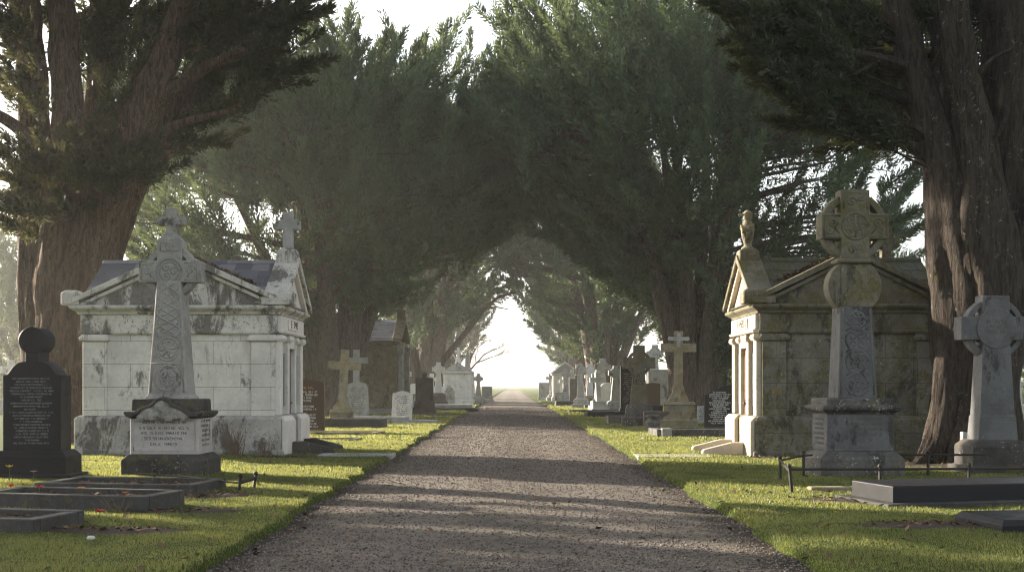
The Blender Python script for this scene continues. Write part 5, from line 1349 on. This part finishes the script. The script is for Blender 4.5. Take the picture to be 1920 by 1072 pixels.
def build_ground():
    xs = sorted(set([-1000, 1000, -400, -250, -150, -90, -60, -40, -28, -20] + [round(-16 + .5 * i, 3) for i in range(65)] + [round(s * (2.2 + .06 * i), 3) for i in range(22) for s in (-1, 1)] + [20, 28, 40, 60, 90, 150, 250, 400]))
    ys = [-40, -20, -8, -2]; y = 2.0
    while y < 60: ys.append(y); y += .16 + max(0, y - 12) * .012
    while y < 420: ys.append(y); y *= 1.06
    ys += [600, 900, 1500, 2600]
    vs = [(x, y, gz(x, y)) for y in ys for x in xs]; nx = len(xs)
    fs = [(j * nx + i, j * nx + i + 1, (j + 1) * nx + i + 1, (j + 1) * nx + i) for j in range(len(ys) - 1) for i in range(nx - 1)]
    o = MB().add(vs, fs).build('ground', 'lawn', None, smooth=True); kind(o, 'structure')
    px = [-3.1 + 6.2 * i / 40 for i in range(41)]
    ys2 = [v for v in ys if -10 < v < 330]
    vs = [(x, y, pz(x, y)) for y in ys2 for x in px]
    fs = [(j * 41 + i, j * 41 + i + 1, (j + 1) * 41 + i + 1, (j + 1) * 41 + i) for j in range(len(ys2) - 1) for i in range(40)]
    o = MB().add(vs, fs).build('gravel_path', 'gravel', None, smooth=True); kind(o, 'structure')
    # flagstone strips leading from the path to both doorways
    for nm, x0, x1, y in (('stone_footpath', -4.35, -2.65, 25.75), ('stone_footpath', 2.75, 4.4, 25.3)):
        q = MB(); x = x0
        while x < x1 - .1:
            q.loft([(-.1, x, min(x + .83, x1), y - .48, y + .48), (.045, x, min(x + .83, x1), y - .48, y + .48)]); x += .845
        kind(q.build(nm, 'grey_stone', None, .01, wear=.006), 'structure')
    # bare soil patches
    q = MB()
    for k, (cx, cy, rx, ry) in enumerate(SOIL):
        n = 40; m = len(q.v)
        ring = []
        vs = [(cx, cy, gz(cx, cy) + .02)]
        for rr in (.5, 1.0):
            for i in range(n):
                a = 6.283 * i / n; f = rr * (1 + .25 * mnoise.noise(Vector((math.cos(a) * 2 + k * 3, math.sin(a) * 2, rr))))
                x, y = cx + rx * f * math.cos(a), cy + ry * f * math.sin(a); vs.append((x, y, gz(x, y) + (.016 if rr < 1 else -.004) + .012 * mnoise.noise(Vector((x * 9, y * 9, 0)))))
        fs = [(0, 1 + i, 1 + (i + 1) % n) for i in range(n)] + [(1 + i, 1 + n + i, 1 + n + (i + 1) % n, 1 + (i + 1) % n) for i in range(n)]
        q.add(vs, fs)
    kind(q.build('soil_patch', 'soil', None, smooth=True), 'structure')
    # grass blades
    rng = np.random.default_rng(3)
    out = []; tints = []
    for (y0, y1, dens, hh, ww, xo) in ((8.5, 14, 2300, .028, .0045, 6.5), (14, 21, 1500, .031, .0062, 9.5), (21, 32, 620, .037, .0095, 12), (32, 52, 230, .055, .018, 12), (52, 90, 60, .08, .04, 10)):
        n = int(dens * 2 * (xo - 2.5) * (y1 - y0))
        x = rng.uniform(2.52, xo, n) * rng.choice((-1, 1), n); y = rng.uniform(y0, y1, n)
        vis = np.abs(x) < .47 * y + .3
        x, y = x[vis], y[vis]
        keep = soilmask(x, y) < .5
        gr = np.array([mnoise.noise(Vector((a * 1.3, b * 1.3, 3))) for a, b in zip(x[keep], y[keep])])
        x, y = x[keep], y[keep]
        ph = np.array([path_half(b, 1 if a > 0 else -1) for a, b in zip(x, y)])
        k2 = np.abs(x) > ph + .02 + rng.random(len(x)) * .10
        x, y, gr = x[k2], y[k2], gr[k2]
        z = np.array([gz(a, b) for a, b in zip(x, y)])
        n = len(x); h = hh * rng.uniform(.45, 1.3, n) * np.clip(1 + 1.1 * gr, .35, 1.9); az = rng.uniform(0, 6.283, n); ln = rng.uniform(.1, .8, n) * h; la = rng.uniform(0, 6.283, n)
        w = ww * rng.uniform(.6, 1.3, n)
        dx, dy = np.cos(az) * w, np.sin(az) * w
        a = np.stack([x - dx, y - dy, z - .006], 1); b = np.stack([x + dx, y + dy, z - .006], 1)
        c = np.stack([x + np.cos(la) * ln, y + np.sin(la) * ln, z + h], 1)
        out.append(np.stack([a, b, c], 1).reshape(-1, 3))
        g2 = np.array([mnoise.noise(Vector((p * .45, q * .45, 7))) for p, q in zip(x, y)]); tints.append(np.clip(.5 + .9 * g2 + rng.normal(0, .22, n), 0, 1))
    o = npmesh('grass', np.concatenate(out), 3, 'grass', None, np.concatenate(tints).repeat(3)); kind(o, 'stuff')
    # loose stones on the path, in the near stretch
    n = 60000
    y = 8.6 + 75 * rng.random(n) ** 3.0; x = rng.uniform(-2.75, 2.75, n)
    z = np.array([pz(a, b) for a, b in zip(x, y)])
    s = rng.uniform(.006, .016, n) * (1 + (y - 9) * .03)
    octv = np.array([[1, 0, 0], [0, 1, 0], [-1, 0, 0], [0, -1, 0], [0, 0, .8], [0, 0, -.8]])
    V = octv[None] * rng.uniform(.6, 1.25, (n, 6, 1)) * s[:, None, None]
    az = rng.uniform(0, 6.28, n); c, d = np.cos(az)[:, None], np.sin(az)[:, None]
    V = np.stack([V[..., 0] * c - V[..., 1] * d, V[..., 0] * d + V[..., 1] * c, V[..., 2]], 2) + np.stack([x, y, z + s * .3], 1)[:, None]
    fi = np.array([[0, 1, 4], [1, 2, 4], [2, 3, 4], [3, 0, 4], [1, 0, 5], [2, 1, 5], [3, 2, 5], [0, 3, 5]])
    nv = n * 6; faces = (fi[None] + (np.arange(n) * 6)[:, None, None]).reshape(-1)
    me = bpy.data.meshes.new('loose_stones'); me.vertices.add(nv); me.vertices.foreach_set('co', V.astype(np.float32).ravel())
    me.loops.add(len(faces)); me.loops.foreach_set('vertex_index', faces.astype(np.int32)); me.polygons.add(n * 8)
    me.polygons.foreach_set('loop_start', np.arange(0, n * 24, 3, dtype=np.int32)); me.update(calc_edges=True)
    me.materials.append(M['pebble']); o = bpy.data.objects.new('loose_gravel', me); COL.objects.link(o); kind(o, 'stuff')
    # fallen leaves and twigs
    xs_, ys_, zs_ = [], [], []
    n = 5200
    y = 8.8 + 24 * rng.random(n) ** 1.4; x = rng.uniform(-9, 9, n)
    d = np.abs(np.abs(x) - 2.75); keep = (rng.random(n) < .16 + .5 * np.exp(-d * 2.2)) & (np.abs(x) < .47 * y)
    x, y = x[keep], y[keep]
    for cx, cy, rx, ry in SOIL:
        m = int(130 * rx * ry + 40); x = np.append(x, rng.normal(cx, rx * .5, m)); y = np.append(y, rng.normal(cy, ry * .5, m))
    bed = []
    for cx, cy, a, b, rz, h in ((-5.69, 14.95, 1.0, .32, R(-13), .13), (-6.05, 12.75, .9, .3, R(-12), .10), (-5.72, 17.15, 1.0, .44, R(-8), .09)):
        m = 260; u = rng.uniform(-a, a, m); w_ = rng.uniform(-b, b, m); x = np.append(x, cx + u * math.cos(rz) - w_ * math.sin(rz)); y = np.append(y, cy + u * math.sin(rz) + w_ * math.cos(rz)); bed += [h] * m
    n = len(x)
    z = np.array([pz(a, b) if abs(a) < 2.6 else max(gz(a, b), pz(a, b)) for a, b in zip(x, y)]) + .012 + (np.abs(x) > 2.7) * .012
    z[-len(bed):] = np.array(bed) + rng.uniform(0, .03, len(bed))
    L = rng.uniform(.02, .062, n); az = rng.uniform(0, 6.28, n); tl = rng.uniform(-.6, .6, (n, 2)); wd = rng.uniform(.25, .5, n)
    ux = np.stack([np.cos(az), np.sin(az), tl[:, 0]], 1) * L[:, None]; vy = np.stack([-np.sin(az), np.cos(az), tl[:, 1]], 1) * (L * wd)[:, None]
    P = np.stack([x, y, z], 1)
    Q = np.stack([P - ux, P + vy, P + ux, P - vy + np.array([0, 0, .01])], 1).reshape(-1, 3)
    o = npmesh('fallen_leaves', Q, 4, 'dead_leaf'); kind(o, 'stuff')
    # dead leaves drifted in the roof valleys of both front mausoleums
    for nm, cx, s, z0 in (('roof_leaves', -7.53, 1, 0), ('roof_leaves', 7.53, -1, 0)):
        m = 420; u = rng.random(m); x = cx + s * (.15 + 1.55 * u + rng.normal(0, .06, m)); zz = 4.50 - .66 * u + .05; yy = 25.85 + rng.normal(.0, .05, m) + .15 * (1 - u)
        L = rng.uniform(.03, .07, m); az = rng.uniform(0, 6.28, m)
        ux = np.stack([np.cos(az), np.sin(az), rng.uniform(-.8, .8, m)], 1) * L[:, None]; vy = np.stack([-np.sin(az), np.cos(az), rng.uniform(-.8, .8, m)], 1) * (L * .4)[:, None]
        P = np.stack([x, yy, zz], 1); Q = np.stack([P - ux, P + vy, P + ux, P - vy], 1).reshape(-1, 3)
        kind(npmesh(nm, Q, 4, 'dead_leaf'), 'stuff')

# ============================================================ air, light, camera
HAZE = 0.0006
def build_light():
    m, nt = newmat('pale_mist')
    pv = nt.nodes.new('ShaderNodeVolumePrincipled'); pv.inputs['Color'].default_value = (.945, .925, .895, 1)
    pv.inputs['Density'].default_value = HAZE; pv.inputs['Anisotropy'].default_value = .6
    o = nt.nodes.new('ShaderNodeOutputMaterial'); nt.links.new(pv.outputs[0], o.inputs['Volume'])
    M['mist'] = m
    q = MB().box(-1100, 1100, -60, 2650, -1.2, 26.5); kind(q.build('haze', 'mist', None), 'stuff')
    w = bpy.data.worlds.new('World'); scene.world = w; w.use_nodes = True
    nt = w.node_tree; bg = nt.nodes['Background']
    sky = nt.nodes.new('ShaderNodeTexSky'); sky.sky_type = 'NISHITA'; sky.sun_disc = False
    sky.sun_elevation = R(SUN_EL); sky.sun_rotation = R(SUN_AZ); sky.air_density = 1.0; sky.dust_density = 3.0; sky.ozone_density = 1.0
    hs = nt.nodes.new('ShaderNodeHueSaturation'); hs.inputs['Saturation'].default_value = .35
    nt.links.new(sky.outputs[0], hs.inputs['Color']); nt.links.new(hs.outputs[0], bg.inputs['Color'])
    bg.inputs['Strength'].default_value = .11
    L = bpy.data.lights.new('sun', 'SUN'); L.energy = 5.0; L.angle = R(.5); L.color = (1, .88, .72)
    so = bpy.data.objects.new('sun', L); COL.objects.link(so)
    d = Vector((math.sin(R(SUN_AZ)) * math.cos(R(SUN_EL)), math.cos(R(SUN_AZ)) * math.cos(R(SUN_EL)), math.sin(R(SUN_EL))))
    so.rotation_euler = d.to_track_quat('Z', 'Y').to_euler(); so.location = d * 60
    cam = bpy.data.cameras.new('camera'); cam.sensor_width = 36; cam.lens = 36 * F / 1920
    cam.shift_y = (HY - 536) / 1920; cam.clip_end = 3000; cam.clip_start = .1
    co = bpy.data.objects.new('camera', cam); COL.objects.link(co)
    co.location = (0, 0, EYE); co.rotation_euler = (R(90), 0, 0); scene.camera = co
    vs = scene.view_settings; vs.view_transform = 'Standard'; vs.look = 'None'; vs.gamma = 1; vs.exposure = EXPO
    scene.cycles.volume_bounces = 1; scene.cycles.max_bounces = 6; scene.cycles.transparent_max_bounces = 8
    scene.cycles.use_adaptive_sampling = False; scene.cycles.sample_clamp_direct = 1.2; scene.cycles.sample_clamp_indirect = .6; scene.cycles.use_denoising = True; scene.cycles.filter_width = 1.15
EXPO = 2.05

build_mausoleums(); build_left_cross(); build_right_cross(); build_far_right_cross(); build_black_headstone()
build_front_graves(); build_mid_graves(); build_trees(); build_ground(); build_light()
